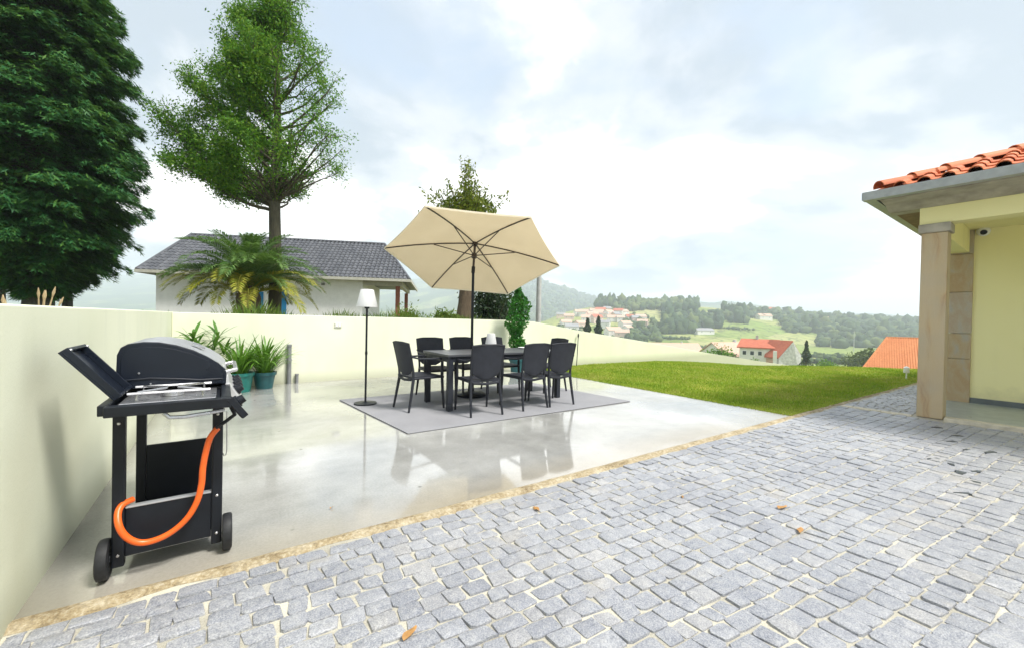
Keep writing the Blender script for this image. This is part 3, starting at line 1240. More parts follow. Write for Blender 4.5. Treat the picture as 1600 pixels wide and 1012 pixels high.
hb('porch_column', (HX, 1.0, 0.0), (HX + 0.25, 1.25, 2.485), COLST, 0.008)
hb('column_capital', (HX - 0.03, 0.972, 2.486), (HX + 0.28, 1.278, 2.605), CORNICE, 0.01)
hb('porch_beam', (HX + 0.005, -6.0, 2.606), (HX + 0.245, 1.272, 2.835), HOUSEP, 0.004)
hb('side_beam', (HX + 0.247, 1.02, 2.44), (9.80, 1.24, 2.832), HOUSEP, 0.004)
hb('house_wall', (9.85, -6.0, 0.0), (16.0, 1.20, 2.834), HOUSEP, 0.004)
hb('porch_ceiling', (HX + 0.247, -6.0, 2.80), (9.848, 1.018, 2.834), HOUSEP, 0.0)
zb = [0.0, 0.72, 1.13, 1.80, 2.42, 2.80]
for i in range(5):
    hb('stone_block', (9.80 + random.uniform(-.004, .004), 0.975, zb[i] + 0.003), (10.15, 1.275, zb[i + 1] - 0.003), PILA, 0.006, tone=(0.4, 0.25, 1.0, 0.55, 0.8)[i])
hb('skirting', (9.832, -6.0, 0.0), (9.849, 0.972, 0.105), SKIRT, 0.003)
hb('porch_floor', (HX + 0.12, -6.0, -0.02), (9.84, 1.25, 0.022), PORCH, 0.003)
ky = 0.985
while ky > -5.5:
    hb('porch_kerb', (HX - 0.07, ky - 0.90, -0.03), (HX + 0.118, ky - 0.004, 0.038), KERBST, 0.006)
    ky -= 0.9
# moulded cornice and soffit: a stepped profile under the eave, front and end
EX, EY, EZ = 7.20, 1.69, 3.0
m1 = MB()
m1.prism([(HX + 0.004, 2.837), (HX + 0.24, 2.837), (HX + 0.24, 2.965), (EX + 0.10, 2.965), (EX + 0.10, 2.93), (HX - 0.18, 2.905)], -6.0, EY - 0.10, 'y')
m1.build('cornice', CORNICE, house, bevel=0.004)
hb('end_soffit', (HX + 0.242, 1.275, 2.90), (13.5, EY - 0.08, 2.962), SOFFIT, 0.004)
# gutter (a U-shaped channel) along the front and round the end
gp = [(EX - 0.05, EZ - 0.065), (EX + 0.06, EZ - 0.065), (EX + 0.06, EZ + 0.02), (EX + 0.052, EZ + 0.02), (EX + 0.052, EZ - 0.055), (EX - 0.04, EZ - 0.055),
      (EX - 0.052, EZ + 0.035), (EX - 0.068, EZ + 0.042), (EX - 0.066, EZ + 0.025)]
m1 = MB()
m1.prism(gp, -6.0, EY + 0.05, 'y')
gut = m1.build('gutter', GUTTER, house)
m1 = MB()
m1.prism([(EY + 0.06 - (a - EX + 0.068), b) for a, b in gp], EX + 0.061, 13.5, 'x')
m1.build('gutter', GUTTER, house)
m1 = MB()
m1.box((EX, EY + 0.054, EZ - 0.012), (0.13, 0.006, 0.10))
m1.build('gutter_end', GUTTER, gut)
# roof: deck plus single tiles
PT = R_(20.5)
cp, sp_ = math.cos(PT), math.sin(PT)
m1 = MB()
hd = 3.2
ex, ey, ez = EX + 0.02, EY - 0.02, EZ + 0.035
tz = math.tan(PT)
m1.add([(ex, -6, ez), (ex, ey, ez), (ex + hd, ey - hd, ez + hd * tz), (ex + hd, -6, ez + hd * tz), (ex + 2 * hd, ey, ez), (ex + 2 * hd, -6, ez)],
       [(0, 1, 2, 3), (1, 4, 2), (4, 5, 3, 2)])
m1.add([(ex, -6, ez - .03), (ex, ey, ez - .03), (ex + 2 * hd, ey, ez - .03), (ex + 2 * hd, -6, ez - .03)], [(0, 1, 2, 3)])
roof = m1.build('roof_deck', FTILE_RED, house)


def tile_mesh():
    w, L = 0.215, 0.43
    pts = []
    for k in range(7):
        a = PI * k / 6
        pts.append((0.062 - 0.062 * math.cos(a), 0.055 * math.sin(a) + 0.012))
    pts += [(0.145, 0.006), (0.185, 0.004), (0.225, 0.012)]
    n = len(pts)
    vs, fs = [], []
    for d, tp in ((0, 1.0), (L, 0.93)):
        for dz in (0, -0.014):
            for x, z in pts:
                vs.append((x * tp, d, z * tp + dz + (0.020 if d == 0 else 0.0)))
    for k in range(n - 1):
        fs.append((k, k + 1, 2 * n + k + 1, 2 * n + k))
        fs.append((n + k + 1, n + k, 3 * n + k, 3 * n + k + 1))
        fs.append((n + k, n + k + 1, k + 1, k))
    fs += [(0, 2 * n, 3 * n, n), (n - 1, 2 * n - 1, 4 * n - 1, 3 * n - 1)]
    me = bpy.data.meshes.new('roof_tile')
    me.from_pydata(vs, [], fs)
    me.materials.append(TILE)
    me.polygons.foreach_set('use_smooth', [True] * len(me.polygons))
    me.set_sharp_from_angle(angle=R_(45))
    me.update()
    return me


tme = tile_mesh()
tM = Matrix(((0, cp, -sp_, 0), (-1, 0, 0, 0), (0, sp_, cp, 0), (0, 0, 0, 1)))     # local x -> -Y, local y -> up the slope
nt = 0
for row in range(7):
    dd = -0.055 + row * 0.345
    for k in range(26):
        s = 0.03 + k * 0.215
        if s + 0.05 < (dd + 0.2) * cp:
            continue
        o = bpy.data.objects.new('roof_tile', tme)
        col.objects.link(o)
        o.parent = roof
        px_ = ex + dd * cp - 0.012
        pz_ = ez + dd * sp_ + 0.012
        o.matrix_basis = Matrix.Translation((px_, ey - s + random.uniform(-.003, .003), pz_ + random.uniform(-.002, .002))) @ tM @ Matrix.Rotation(random.uniform(-.012, .012), 4, 'Z')
        nt += 1
# hip caps
hdir = Vector((1, -1, tz)).normalized()
side = Vector((1, 1, 0)).normalized()
upv = hdir.cross(side)
if upv.z < 0:
    upv = -upv
    side = -side
vs, fs = [], []
for d, r in ((0, 0.105), (0.46, 0.085)):
    for rr in (r, r - 0.014):
        for k in range(9):
            a = PI * k / 8
            vs.append((rr * math.cos(a), d, rr * math.sin(a) * 0.85 + (0.018 if d == 0 else 0)))
for k in range(8):
    fs += [(k, k + 1, 18 + k + 1, 18 + k), (9 + k + 1, 9 + k, 27 + k, 27 + k + 1), (9 + k, 9 + k + 1, k + 1, k)]
fs += [(0, 18, 27, 9), (8, 17, 35, 26)]
cme = bpy.data.meshes.new('hip_tile')
cme.from_pydata(vs, [], fs)
cme.materials.append(TILE)
cme.polygons.foreach_set('use_smooth', [True] * len(cme.polygons))
cme.set_sharp_from_angle(angle=R_(45))
hM = Matrix(((side.x, hdir.x, upv.x, 0), (side.y, hdir.y, upv.y, 0), (side.z, hdir.z, upv.z, 0), (0, 0, 0, 1)))
for k in range(11):
    o = bpy.data.objects.new('hip_tile', cme)
    col.objects.link(o)
    o.parent = roof
    b = Vector((ex, ey, ez)) + hdir * (0.10 + k * 0.40) + Vector((0, 0, 0.035))
    o.matrix_basis = Matrix.Translation(b) @ hM
# tiles of the unseen end slope, joined
m1 = MB()
for row in range(6):
    dd = -0.05 + row * 0.345
    for k in range(22):
        s = 0.05 + k * 0.215
        if s < dd * cp + 0.1:
            continue
        m1.tube([(ex + s, ey - dd * cp + 0.03, ez + dd * sp_ + 0.02), (ex + s, ey - (dd + .36) * cp + 0.03, ez + (dd + .36) * sp_ + 0.02)], 0.06, 6)
stuff(m1.build('end_roof_tiles', TILE, roof))
# security camera under the beam, on the wall
d = ray(1537, 362)
p = Vector((0, 0, EYE)) + d * (9.85 / d.x)
sc_ = thing('security_camera', 'small white dome security camera with black lens high on the yellow wall', 'camera', (9.85, p.y, p.z))
m1 = MB()
Mx = Matrix.Rotation(-PI / 2, 4, 'Y')
m1.lathe([(0.001, 0.0), (0.075, 0.001), (0.075, 0.045), (0.062, 0.06), (0.001, 0.061)], 20, M=Mx)
m1.build('mount', WHITEP, sc_, smooth=True)
m1 = MB()
m1.lathe([(0.062 * math.cos(a), 0.062 * math.sin(a)) for a in np.linspace(-PI / 2 + .05, PI / 2 - .05, 10)], 18, c=(0, 0, 0.07), M=Mx)
ball = m1.build('camera_ball', WHITEP, sc_, smooth=True)
m1 = MB()
m1.lathe([(0.001, 0.03), (0.038, 0.03), (0.040, 0.066), (0.030, 0.073), (0.001, 0.071)], 16, M=Matrix.Translation((-0.07, 0, 0)) @ Matrix.Rotation(-0.35, 4, 'X') @ Matrix.Rotation(-PI / 2 - 0.6, 4, 'Y'))
m1.build('lens', BLACKG, ball, smooth=True)


# ================================================================== PATIO FURNITURE
# rug
rz = MB()
rc = [ground(530, 625), ground(637, 678), ground(985, 627)]
rc = [Vector((p.x, p.y, 0)) for p in rc]
r4 = rc[0] + rc[2] - rc[1]
rz.add([(*p.xy, 0.004) for p in (rc[0], rc[1], rc[2], r4)] + [(*p.xy, 0.014) for p in (rc[0], rc[1], rc[2], r4)],
       [(3, 2, 1, 0), (4, 5, 6, 7), (0, 1, 5, 4), (1, 2, 6, 5), (2, 3, 7, 6), (3, 0, 4, 7)])
tag(rz.build('outdoor_rug', RUG, bevel=0.003), 'grey woven rectangular rug lying under the dining table and chairs', 'rug')
RZ = 0.014

# table
T0, T1, TH = (2.33, 4.63), (4.30, 5.43), 0.745
tb = thing('dining_table', 'long dark grey metal dining table with square legs, chairs all round', 'table', ((T0[0] + T1[0]) / 2, (T0[1] + T1[1]) / 2, RZ))
tw, td = T1[0] - T0[0], T1[1] - T0[1]
m1 = MB()
m1.box((0, 0, TH - 0.015 - RZ), (tw, td, 0.03))
m1.build('tabletop', TTOP, tb, bevel=0.004)
m1 = MB()
for sy in (-1, 1):
    m1.box((0, sy * (td / 2 - 0.035), TH - RZ - 0.065), (tw - 0.18, 0.025, 0.068))
for sx in (-1, 1):
    m1.box((sx * (tw / 2 - 0.035), 0, TH - RZ - 0.065), (0.025, td - 0.18, 0.068))
m1.build('apron', TABLEM, tb)
for sx in (-1, 1):
    for sy in (-1, 1):
        m1 = MB()
        m1.box((sx * (tw / 2 - 0.055), sy * (td / 2 - 0.055), (TH - 0.031 - RZ) / 2 + 0.0), (0.07, 0.07, TH - 0.033 - RZ))
        m1.build('leg', TABLEM, tb, bevel=0.005)


# chair: faces +Y, origin on the ground in the middle of the seat
def make_chair(label):
    t = thing('dining_chair', label, 'chair', (0, 0, RZ), 0, 'charcoal woven plastic armchairs round the dining table')
    # seat: slightly dished panel
    m_ = MB()
    nx, ny = 9, 9
    vs = []
    for layer in (0, 1):
        for j in range(ny):
            for i in range(nx):
                a, b = i / (nx - 1) * 2 - 1, j / (ny - 1) * 2 - 1
                w = 0.225 - 0.02 * (1 - b) / 2
                z = 0.445 - 0.014 * (1 - a * a) * (1 - b * b) - 0.014 * max(0, b) ** 4 - (0.028 if layer else 0)
                vs.append((a * w, b * 0.225 + 0.005, z))
    fs = []
    k = nx * ny
    for j in range(ny - 1):
        for i in range(nx - 1):
            q = j * nx + i
            fs.append((q, q + 1, q + nx + 1, q + nx))
            fs.append((k + q + nx, k + q + nx + 1, k + q + 1, k + q))
    for i in range(nx - 1):
        fs += [(i, k + i, k + i + 1, i + 1), ((ny - 1) * nx + i + 1, k + (ny - 1) * nx + i + 1, k + (ny - 1) * nx + i, (ny - 1) * nx + i)]
        fs += [((i + 1) * nx, k + (i + 1) * nx, k + i * nx, i * nx), (i * nx + nx - 1, k + i * nx + nx - 1, k + (i + 1) * nx + nx - 1, (i + 1) * nx + nx - 1)]
    m_.add(vs, fs)
    m_.build('seat', WEAVE, t, smooth=True)
    # backrest: curved panel, wide on top, rounded at the bottom
    m_ = MB()
    rows, cols = 13, 11
    vs = []
    for layer in (0, 1):
        for j in range(rows):
            s = j / (rows - 1)
            z = 0.455 + 0.415 * s
            w = 0.205 - 0.028 * (1 - s) ** 1.2
            if s < 0.22:
                w *= math.sqrt(max(0.03, 1 - ((0.22 - s) / 0.24) ** 2))
            for i in range(cols):
                a = i / (cols - 1) * 2 - 1
                y = -0.205 - 0.075 * s ** 1.3 - 0.028 * (1 - a * a) - (0.014 if layer else 0)
                vs.append((a * w, y, z + 0.012 * (1 - a * a) * (s > 0.9)))
    k = rows * cols
    fs = []
    for j in range(rows - 1):
        for i in range(cols - 1):
            q = j * cols + i
            fs.append((q + cols, q + cols + 1, q + 1, q))
            fs.append((k + q, k + q + 1, k + q + cols + 1, k + q + cols))
    for i in range(cols - 1):
        fs += [(i, i + 1, k + i + 1, k + i), ((rows - 1) * cols + i + 1, (rows - 1) * cols + i, k + (rows - 1) * cols + i, k + (rows - 1) * cols + i + 1)]
    for j in range(rows - 1):
        fs += [((j + 1) * cols, j * cols, k + j * cols, k + (j + 1) * cols), (j * cols + cols - 1, (j + 1) * cols + cols - 1, k + (j + 1) * cols + cols - 1, k + j * cols + cols - 1)]
    m_.add(vs, fs)
    m_.build('backrest', WEAVE, t, smooth=True)
    # frame band round the back: up each side and under the seat
    m_ = MB()
    for s in (-1, 1):
        m_.tube([(s * 0.192, -0.20, 0.40), (s * 0.196, -0.208, 0.52), (s * 0.207, -0.245, 0.70), (s * 0.214, -0.288, 0.872)], [0.017, 0.016, 0.014, 0.012], 8)
    m_.tube([(-0.214, -0.29, 0.866), (-0.1, -0.312, 0.880), (0.1, -0.312, 0.880), (0.214, -0.29, 0.866)], 0.011, 8)
    m_.build('back_frame', PLAST, t, smooth=True)
    m_ = MB()
    m_.tube([(-0.192, -0.20, 0.43), (-0.16, -0.218, 0.405), (0, -0.226, 0.392), (0.16, -0.218, 0.405), (0.192, -0.20, 0.43)], 0.018, 8)
    m_.tube([(-0.215, 0.21, 0.42), (0.215, 0.21, 0.42)], 0.016, 8)
    for s in (-1, 1):
        m_.tube([(s * 0.2, -0.2, 0.42), (s * 0.218, 0.21, 0.42)], 0.016, 8)
    m_.build('seat_rail', PLAST, t, smooth=True)
    for s in (-1, 1):
        m_ = MB()
        m_.tube([(s * 0.192, -0.198, 0.43), (s * 0.205, -0.235, 0.2), (s * 0.215, -0.27, 0.0)], [0.021, 0.018, 0.014], 8)
        m_.build('leg', PLAST, t, smooth=True)
        m_ = MB()
        m_.tube([(s * 0.225, 0.195, 0.655), (s * 0.222, 0.20, 0.43), (s * 0.225, 0.215, 0.2), (s * 0.228, 0.232, 0.0)], [0.016, 0.021, 0.018, 0.014], 8)
        m_.build('leg', PLAST, t, smooth=True)
        m_ = MB()
        pts = [(s * 0.208, -0.245, 0.70), (s * 0.226, -0.14, 0.675), (s * 0.232, 0.02, 0.665), (s * 0.230, 0.15, 0.668), (s * 0.226, 0.205, 0.650)]
        for i in range(len(pts) - 1):
            m_.bar(pts[i], Vector(pts[i + 1]) + (Vector(pts[i + 1]) - Vector(pts[i])).normalized() * 0.004, 0.044, 0.022)
        m_.build('armrest', PLAST, t, bevel=0.005)
    return t


chair_spots = [
    (2.69, 4.47, R_(-7), 'charcoal armchair seen from behind at the table front, left of the three nearest'),
    (3.41, 4.46, R_(2), 'charcoal armchair seen from behind at the table front, middle of the three nearest'),
    (3.90, 4.45, R_(-3), 'charcoal armchair seen from behind at the table front, right of the three nearest'),
    (2.15, 5.09, R_(-84), 'charcoal armchair at the head of the table beside the white floor lamp'),
    (4.52, 5.27, R_(88), 'charcoal armchair at the table head nearest the lawn, half hidden by others'),
    (2.66, 5.68, R_(178), 'charcoal armchair across the table on the wall side, nearest the floor lamp'),
    (3.25, 5.71, R_(180), 'charcoal armchair across the table on the wall side, in front of the umbrella pole'),
    (3.86, 5.69, R_(183), 'charcoal armchair across the table on the wall side, behind the white table lamp'),
]
ch0 = make_chair(chair_spots[0][3])
for i, (x, y, a, lb) in enumerate(chair_spots):
    if i == 0:
        ch0.location = (x, y, RZ)
        ch0.rotation_euler = (0, 0, a)
    else:
        copy_thing(ch0, (x, y, RZ), a, lb)

# floor lamp
fl = thing('floor_lamp', 'slim black outdoor floor lamp with white cone shade on the rug corner', 'lamp', (1.60, 5.66, RZ))
m1 = MB()
m1.lathe([(0.002, 0), (0.145, 0), (0.15, 0.006), (0.148, 0.018), (0.05, 0.026), (0.02, 0.034), (0.002, 0.036)], 32)
m1.build('lamp_base', BLACKM, fl, smooth=True)
m1 = MB()
m1.tube([(0, 0, 0.03), (0, 0, 0.70), (0, 0, 1.40)], 0.014, 12)
m1.lathe([(0.002, .68), (0.018, .68), (0.018, .72), (0.002, .72)], 12)
m1.lathe([(0.002, 1.30), (0.03, 1.30), (0.034, 1.325), (0.02, 1.34), (0.002, 1.34)], 16)
m1.build('pole', BLACKM, fl, smooth=True)
m1 = MB()
m1.lathe([(0.132, 1.325), (0.138, 1.322), (0.14, 1.33), (0.088, 1.552), (0.08, 1.562), (0.03, 1.566), (0.002, 1.566)], 32)
m1.build('lamp_shade', SHADE, fl, smooth=True)

# table lamp and plate
tl = thing('table_lamp', 'small table lamp with plain white shade standing on the dining table', 'lamp', (3.27, 5.1, TH))
m1 = MB()
m1.lathe([(0.002, 0), (0.05, 0), (0.05, 0.012), (0.012, 0.02), (0.011, 0.115), (0.002, 0.116)], 20)
m1.build('lamp_base', WHITEP, tl, smooth=True)
m1 = MB()
m1.lathe([(0.078, 0.098), (0.082, 0.096), (0.083, 0.105), (0.060, 0.245), (0.05, 0.252), (0.002, 0.253)], 24)
m1.build('lamp_shade', SHADE, tl, smooth=True)
m1 = MB()
d = ground(809, 545, TH)
m1.lathe([(0.002, 0.0), (0.06, 0.0), (0.105, 0.016), (0.11, 0.02), (0.104, 0.021), (0.06, 0.007), (0.002, 0.006)], 28)
pl = tag(m1.build('plate', WHITEP, smooth=True), 'white plate lying on the far end of the dining table', 'plate')
pl.location = (4.0, 5.22, TH)

# ------------------------------------------------------------------ parasol
um = thing('garden_umbrella', 'large beige six sided garden umbrella tilted over the table on a dark pole', 'umbrella', (3.17, 5.58, 0))
uo = Vector((3.17, 5.58, 0))
RC = 1.38
n_ = Vector((math.sin(0.375) * math.cos(0.932), math.sin(0.375) * math.sin(0.932), math.cos(0.375)))
cen = Vector((3.205, 5.540, 2.18))
uu = Vector((0, 1, 0)).cross(n_).normalized()
vv = n_.cross(uu)
photo_rim = [(664.5, 321.8), (829.7, 338.7), (874, 413.7), (794, 458.4), (673.9, 449), (601.8, 387)]
rim = []
for px, py in photo_rim:
    d = ray(px, py)
    t = (cen - Vector((0, 0, EYE))).dot(n_) / d.dot(n_)
    hit = Vector((0, 0, EYE)) + d * t
    a = math.atan2((hit - cen).dot(vv), (hit - cen).dot(uu))
    rad_ = (hit - cen).length
    rim.append((a, 0.5 * rad_ + 0.5 * RC))
rim.sort()
apex = cen + n_ * 0.27
RIM = [cen + (uu * math.cos(a) + vv * math.sin(a)) * r for a, r in rim]
m1 = MB()
NS, NR = 8, 9
vs, fs = [], []
for layer in (0, 1):
    for i in range(6):
        A, B = RIM[i], RIM[(i + 1) % 6]
        for j in range(NS):
            e = j / NS
            edge = A.lerp(B, e)
            inward = 0.018 * 4 * e * (1 - e)
            edge = edge.lerp(cen, inward)
            for k in range(1, NR + 1):
                s = k / NR
                p = apex.lerp(edge, s)
                p = p + n_ * (0.06 * s * (1 - s) * 4 * (0.55) - 0.03 * 4 * e * (1 - e) * s * (1 - s * 0.75))
                if layer:
                    p = p - n_ * 0.003
                vs.append(p - uo)
    vs.append(apex - n_ * (0.003 * layer) - uo)
nrow = 6 * NS
half = nrow * NR + 1
for layer in (0, 1):
    o_ = layer * half
    for r in range(nrow):
        r2 = (r + 1) % nrow
        t3 = (o_ + half - 1, o_ + r * NR, o_ + r2 * NR)
        fs.append(t3 if not layer else t3[::-1])
        for k in range(NR - 1):
            q = (o_ + r * NR + k, o_ + r * NR + k + 1, o_ + r2 * NR + k + 1, o_ + r2 * NR + k)
            fs.append(q if not layer else q[::-1])
for r in range(nrow):
    r2 = (r + 1) % nrow
    fs.append((r * NR + NR - 1, half + r * NR + NR - 1, half + r2 * NR + NR - 1, r2 * NR + NR - 1))
m1.add(vs, fs)
canopy = m1.build('canopy', CLOTH, um, smooth=True)
m1 = MB()
# hanging hem flap
m1b = []
for i in range(6):
    A, B = RIM[i], RIM[(i + 1) % 6]
    for j in range(NS):
        e = j / NS
        m1b.append(A.lerp(B, e).lerp(cen, 0.018 * 4 * e * (1 - e)))
vs = [p + n_ * 0.001 - uo for p in m1b] + [p - n_ * 0.030 - (cen - p).normalized() * 0.004 - uo for p in m1b]
fs = [(i, (i + 1) % nrow, nrow + (i + 1) % nrow, nrow + i) for i in range(nrow)]
m1.add(vs, fs)
m1.build('hem', CLOTH, canopy, smooth=True)
hub = apex - n_ * 0.03
run = apex - n_ * 0.24
for i, p in enumerate(RIM):
    m1 = MB()
    pts = []
    for k in range(7):
        s = 0.03 + 0.965 * k / 6
        pts.append(hub.lerp(p, s) + n_ * (0.06 * s * (1 - s) * 4 * 0.55 + 0.018 * (1 - s) - 0.014) - uo)
    m1.tube(pts, 0.0105, 6)
    rb = m1.build('rib', BROWNW, um, smooth=True)
    m1 = MB()
    m1.tube([run - uo + (p - cen).normalized() * 0.03, pts[3] * 0.72 + pts[2] * 0.28 - n_ * 0.01], 0.008, 6)
    m1.build('strut', BROWNW, rb, smooth=True)
m1 = MB()
for c_, r_, h_ in ((hub, 0.045, 0.03), (run, 0.042, 0.045)):
    m1.tube([c_ - n_ * h_ - uo, c_ + n_ * h_ * 0.4 - uo], r_, 14)
m1.build('hub', BROWNW, um, smooth=True)
m1 = MB()
m1.tube([apex - uo, apex + n_ * 0.05 - uo, apex + n_ * 0.08 - uo], [0.02, 0.03, 0.008], 10)
m1.build('finial', BROWNW, um, smooth=True)
# tilting upper pole, joint, and upright lower pole
joint = apex - n_ * 0.50
base_xy = Vector((joint.x, joint.y, 0))
m1 = MB()
m1.tube([joint - uo, apex - n_ * 0.01 - uo], 0.0185, 12)
m1.build('upper_pole', BROWNW, um, smooth=True)
m1 = MB()
m1.tube([Vector((base_xy.x, base_xy.y, 0.06)) - uo, Vector((base_xy.x, base_xy.y, joint.z + 0.01)) - uo], 0.021, 12)
m1.build('lower_pole', BLACKM, um, smooth=True)
m1 = MB()
m1.tube([joint - n_ * 0.05 - uo, joint + n_ * 0.05 - uo], 0.028, 12)
m1.build('tilt_joint', BLACKM, um, smooth=True)
m1 = MB()
m1.lathe([(0.002, RZ), (0.23, RZ), (0.235, RZ + 0.03), (0.20, RZ + 0.05), (0.05, RZ + 0.075), (0.035, RZ + 0.30), (0.002, RZ + 0.30)], 28, c=(base_xy.x - uo.x, base_xy.y - uo.y, 0))
m1.build('umbrella_base', BLACKM, um, smooth=True)

# ------------------------------------------------------------------ barbecue
bq = thing('gas_barbecue', 'black wheeled gas barbecue with hood and raised side burner lid by the wall', 'barbecue', (-0.2, 2.85, 0))
bo = Vector((-0.2, 2.85, 0))


def bb(name, p, q, mat, bev=0.004, parent=bq):
    m_ = MB()
    m_.box2(p, q)
    return m_.build(name, mat, parent, bevel=bev, off=bo)


YN, YF, XA, XB = 2.50, 3.12, -0.40, 0.005
for x in (XA, XB - 0.044):
    for y in (YN, YF):
        bb('leg', (x, y, 0.045 if y == YN else 0.002), (x + 0.044, y + 0.04, 0.765), BLACKM, 0.006)
for x in (XA + 0.022, XB - 0.022):
    for z in (0.10, 0.29, 0.70):
        m1 = MB()
        m1.lathe([(0.001, 0), (0.0065, 0), (0.0065, 0.003), (0.004, 0.005), (0.001, 0.005)], 10, M=Matrix.Translation((x, YN + 0.0005, z)) @ Matrix.Rotation(PI / 2, 4, 'X'))
        m1.build('bolt', STEEL, bq, smooth=True, off=bo)
bb('side_panel', (XA + 0.045, YN + 0.008, 0.085), (XB - 0.045, YN + 0.026, 0.305), BLACKM, 0.003)
lip = bb('panel_lip', (XA + 0.045, YN + 0.004, 0.306), (XB - 0.045, YN + 0.036, 0.314), HOODTOP, 0.002)
bb('side_panel', (XA + 0.045, YF + 0.010, 0.085), (XB - 0.045, YF + 0.030, 0.43), BLACKM, 0.003)
bb('bottom_shelf', (XA + 0.02, YN + 0.05, 0.10), (XB - 0.02, YF, 0.115), BLACKM, 0.003)
m1 = MB()
m1.tube([(XA - 0.04, YN + 0.02, 0.084), (XB + 0.03, YN + 0.02, 0.084)], 0.0042, 8)
m1.build('axle', STEEL, bq, smooth=True, off=bo)
for x, s in ((XA - 0.024, -1), (XB + 0.022, 1)):
    m1 = MB()
    Mx = Matrix.Translation((x, YN + 0.02, 0.089)) @ Matrix.Rotation(PI / 2, 4, 'Y')
    m1.lathe([(0.045, -0.018), (0.078, -0.021), (0.086, -0.017), (0.0885, -0.008), (0.0885, 0.008), (0.086, 0.017), (0.078, 0.021), (0.045, 0.018)], 28, M=Mx)
    wh = m1.build('wheel', RUBBER, bq, smooth=True, off=bo)
    m1 = MB()
    m1.lathe([(0.002, -0.014), (0.05, -0.014), (0.055, -0.0195), (0.058, -0.014), (0.058, 0.014), (0.055, 0.0195), (0.02, 0.016), (0.018, 0.022), (0.002, 0.023)], 20, M=Mx)
    m1.build('hub', BLACKM, wh, smooth=True, off=bo)
# cart top frame and side burner shelf
SH = 0.766
m1 = MB()
m1.box2((XA + 0.004, 2.30, SH), (XB + 0.03, 2.345, SH + 0.045))
m1.box2((XA - 0.022, 2.346, SH), (XA + 0.01, 2.76, SH + 0.045))
m1.box2((XB - 0.01, 2.346, SH), (XB + 0.03, 2.76, SH + 0.045))
m1.box2((XA + 0.011, 2.346, SH + 0.004), (XB - 0.011, 2.76, SH + 0.020))
m1.build('burner_shelf', BLACKM, bq, bevel=0.004, off=bo)
m1 = MB()
m1.box2((XA - 0.02, 2.78, SH - 0.05), (XB + 0.01, 3.42, SH + 0.035))
m1.build('firebox', BLACKM, bq, bevel=0.01, off=bo)
m1 = MB()
m1.box2((XA + 0.03, 2.42, SH + 0.022), (XB - 0.03, 2.74, SH + 0.034))
m1.build('burner_tray', STEEL, bq, bevel=0.003, off=bo)
m1 = MB()
cxg, cyg = (XA + XB) / 2, 2.575
m1.lathe([(0.002, 0.036), (0.045, 0.036), (0.045, 0.052), (0.03, 0.058), (0.002, 0.058)], 20, c=(cxg, cyg, SH))
m1.build('burner', STEEL, bq, smooth=True, off=bo)
m1 = MB()
for k in range(4):
    a = PI / 4 + k * PI / 2
    m1.tube([(cxg + math.cos(a) * 0.17, cyg + math.sin(a) * 0.14, SH + 0.036), (cxg + math.cos(a) * 0.165, cyg + math.sin(a) * 0.135, SH + 0.072), (cxg + math.cos(a) * 0.03, cyg + math.sin(a) * 0.03, SH + 0.075)], 0.0055, 6)
m1.tube([(cxg - .15, cyg - .11, SH + .07), (cxg + .15, cyg - .11, SH + .07)], 0.0055, 6)
m1.tube([(cxg - .15, cyg + .11, SH + .07), (cxg + .15, cyg + .11, SH + .07)], 0.0055, 6)
m1.build('pot_grate', STEEL, bq, smooth=True, off=bo)
# raised lid of the side burner: shallow tray leaning back towards the wall
lidM = Matrix.Translation((XA + 0.012, 2.60, SH + 0.045)) @ Matrix.Rotation(R_(-38), 4, 'Y')
m1 = MB()
m1.box((0, 0, 0.138), (0.008, 0.27, 0.276), lidM)
for yy in (-0.128, 0.128):
    m1.box((0.018, yy, 0.138), (0.028, 0.014, 0.276), lidM)
for z_ in (0.007, 0.269):
    m1.box((0.018, 0, z_), (0.028, 0.24, 0.014), lidM)
lid = m1.build('burner_lid', BLACKG, bq, bevel=0.002, off=bo)
for yy in (-0.128, 0.128):
    m1 = MB()
    m1.lathe([(0.001, 0), (0.006, 0), (0.004, 0.004), (0.001, 0.005)], 10, M=lidM @ Matrix.Translation((0.033, yy, 0.262)) @ Matrix.Rotation(PI / 2, 4, 'Y'))
    m1.build('rivet', STEEL, lid, smooth=True, off=bo)
# hood: end profile extruded along Y
prof = [(x_, 0.815 + (z_ - 0.815) * 1.18) for x_, z_ in [(-0.425, 0.815), (-0.43, 0.90), (-0.428, 0.962), (-0.415, 0.992), (-0.39, 1.006), (-0.33, 1.014), (-0.27, 1.012), (-0.20, 0.998), (-0.13, 0.974), (-0.07, 0.944), (-0.02, 0.912), (0.012, 0.882), (0.018, 0.86), (0.016, 0.815)]]
m1 = MB()
m1.prism(prof, 3.375, 3.39, 'y')
m1.build('hood_end', BLACKG, bq, bevel=0.003, off=bo)
m1 = MB()
m1.prism(prof, 2.76, 2.775, 'y')
hend = m1.build('hood_end', BLACKG, bq, bevel=0.003, off=bo)
m1 = MB()
ins = [(x * 0.93 - 0.205 * 0.07, 0.815 + (z - 0.815) * 0.88 - 0.0) for x, z in prof]
m1.prism([(a, b + 0.006) for a, b in ins], 2.756, 2.7605, 'y')
m1.build('hood_end_panel', BLACKG, hend, bevel=0.002, off=bo)
m1 = MB()
m1.tube([(-0.40, 2.7535, 0.862), (-0.30, 2.753, 0.868), (-0.18, 2.753, 0.856), (-0.10, 2.753, 0.846), (0.0, 2.7535, 0.846)], 0.004, 6)
m1.build('hood_crease', BLACKG, hend, smooth=True, off=bo)
m1 = MB()
pv = [(x, z + 0.002) for x, z in prof]
vs, fs = [], []
NP_ = len(pv)
for y in (2.7752, 3.3748):
    for x, z in pv:
        vs.append((x, y, z))
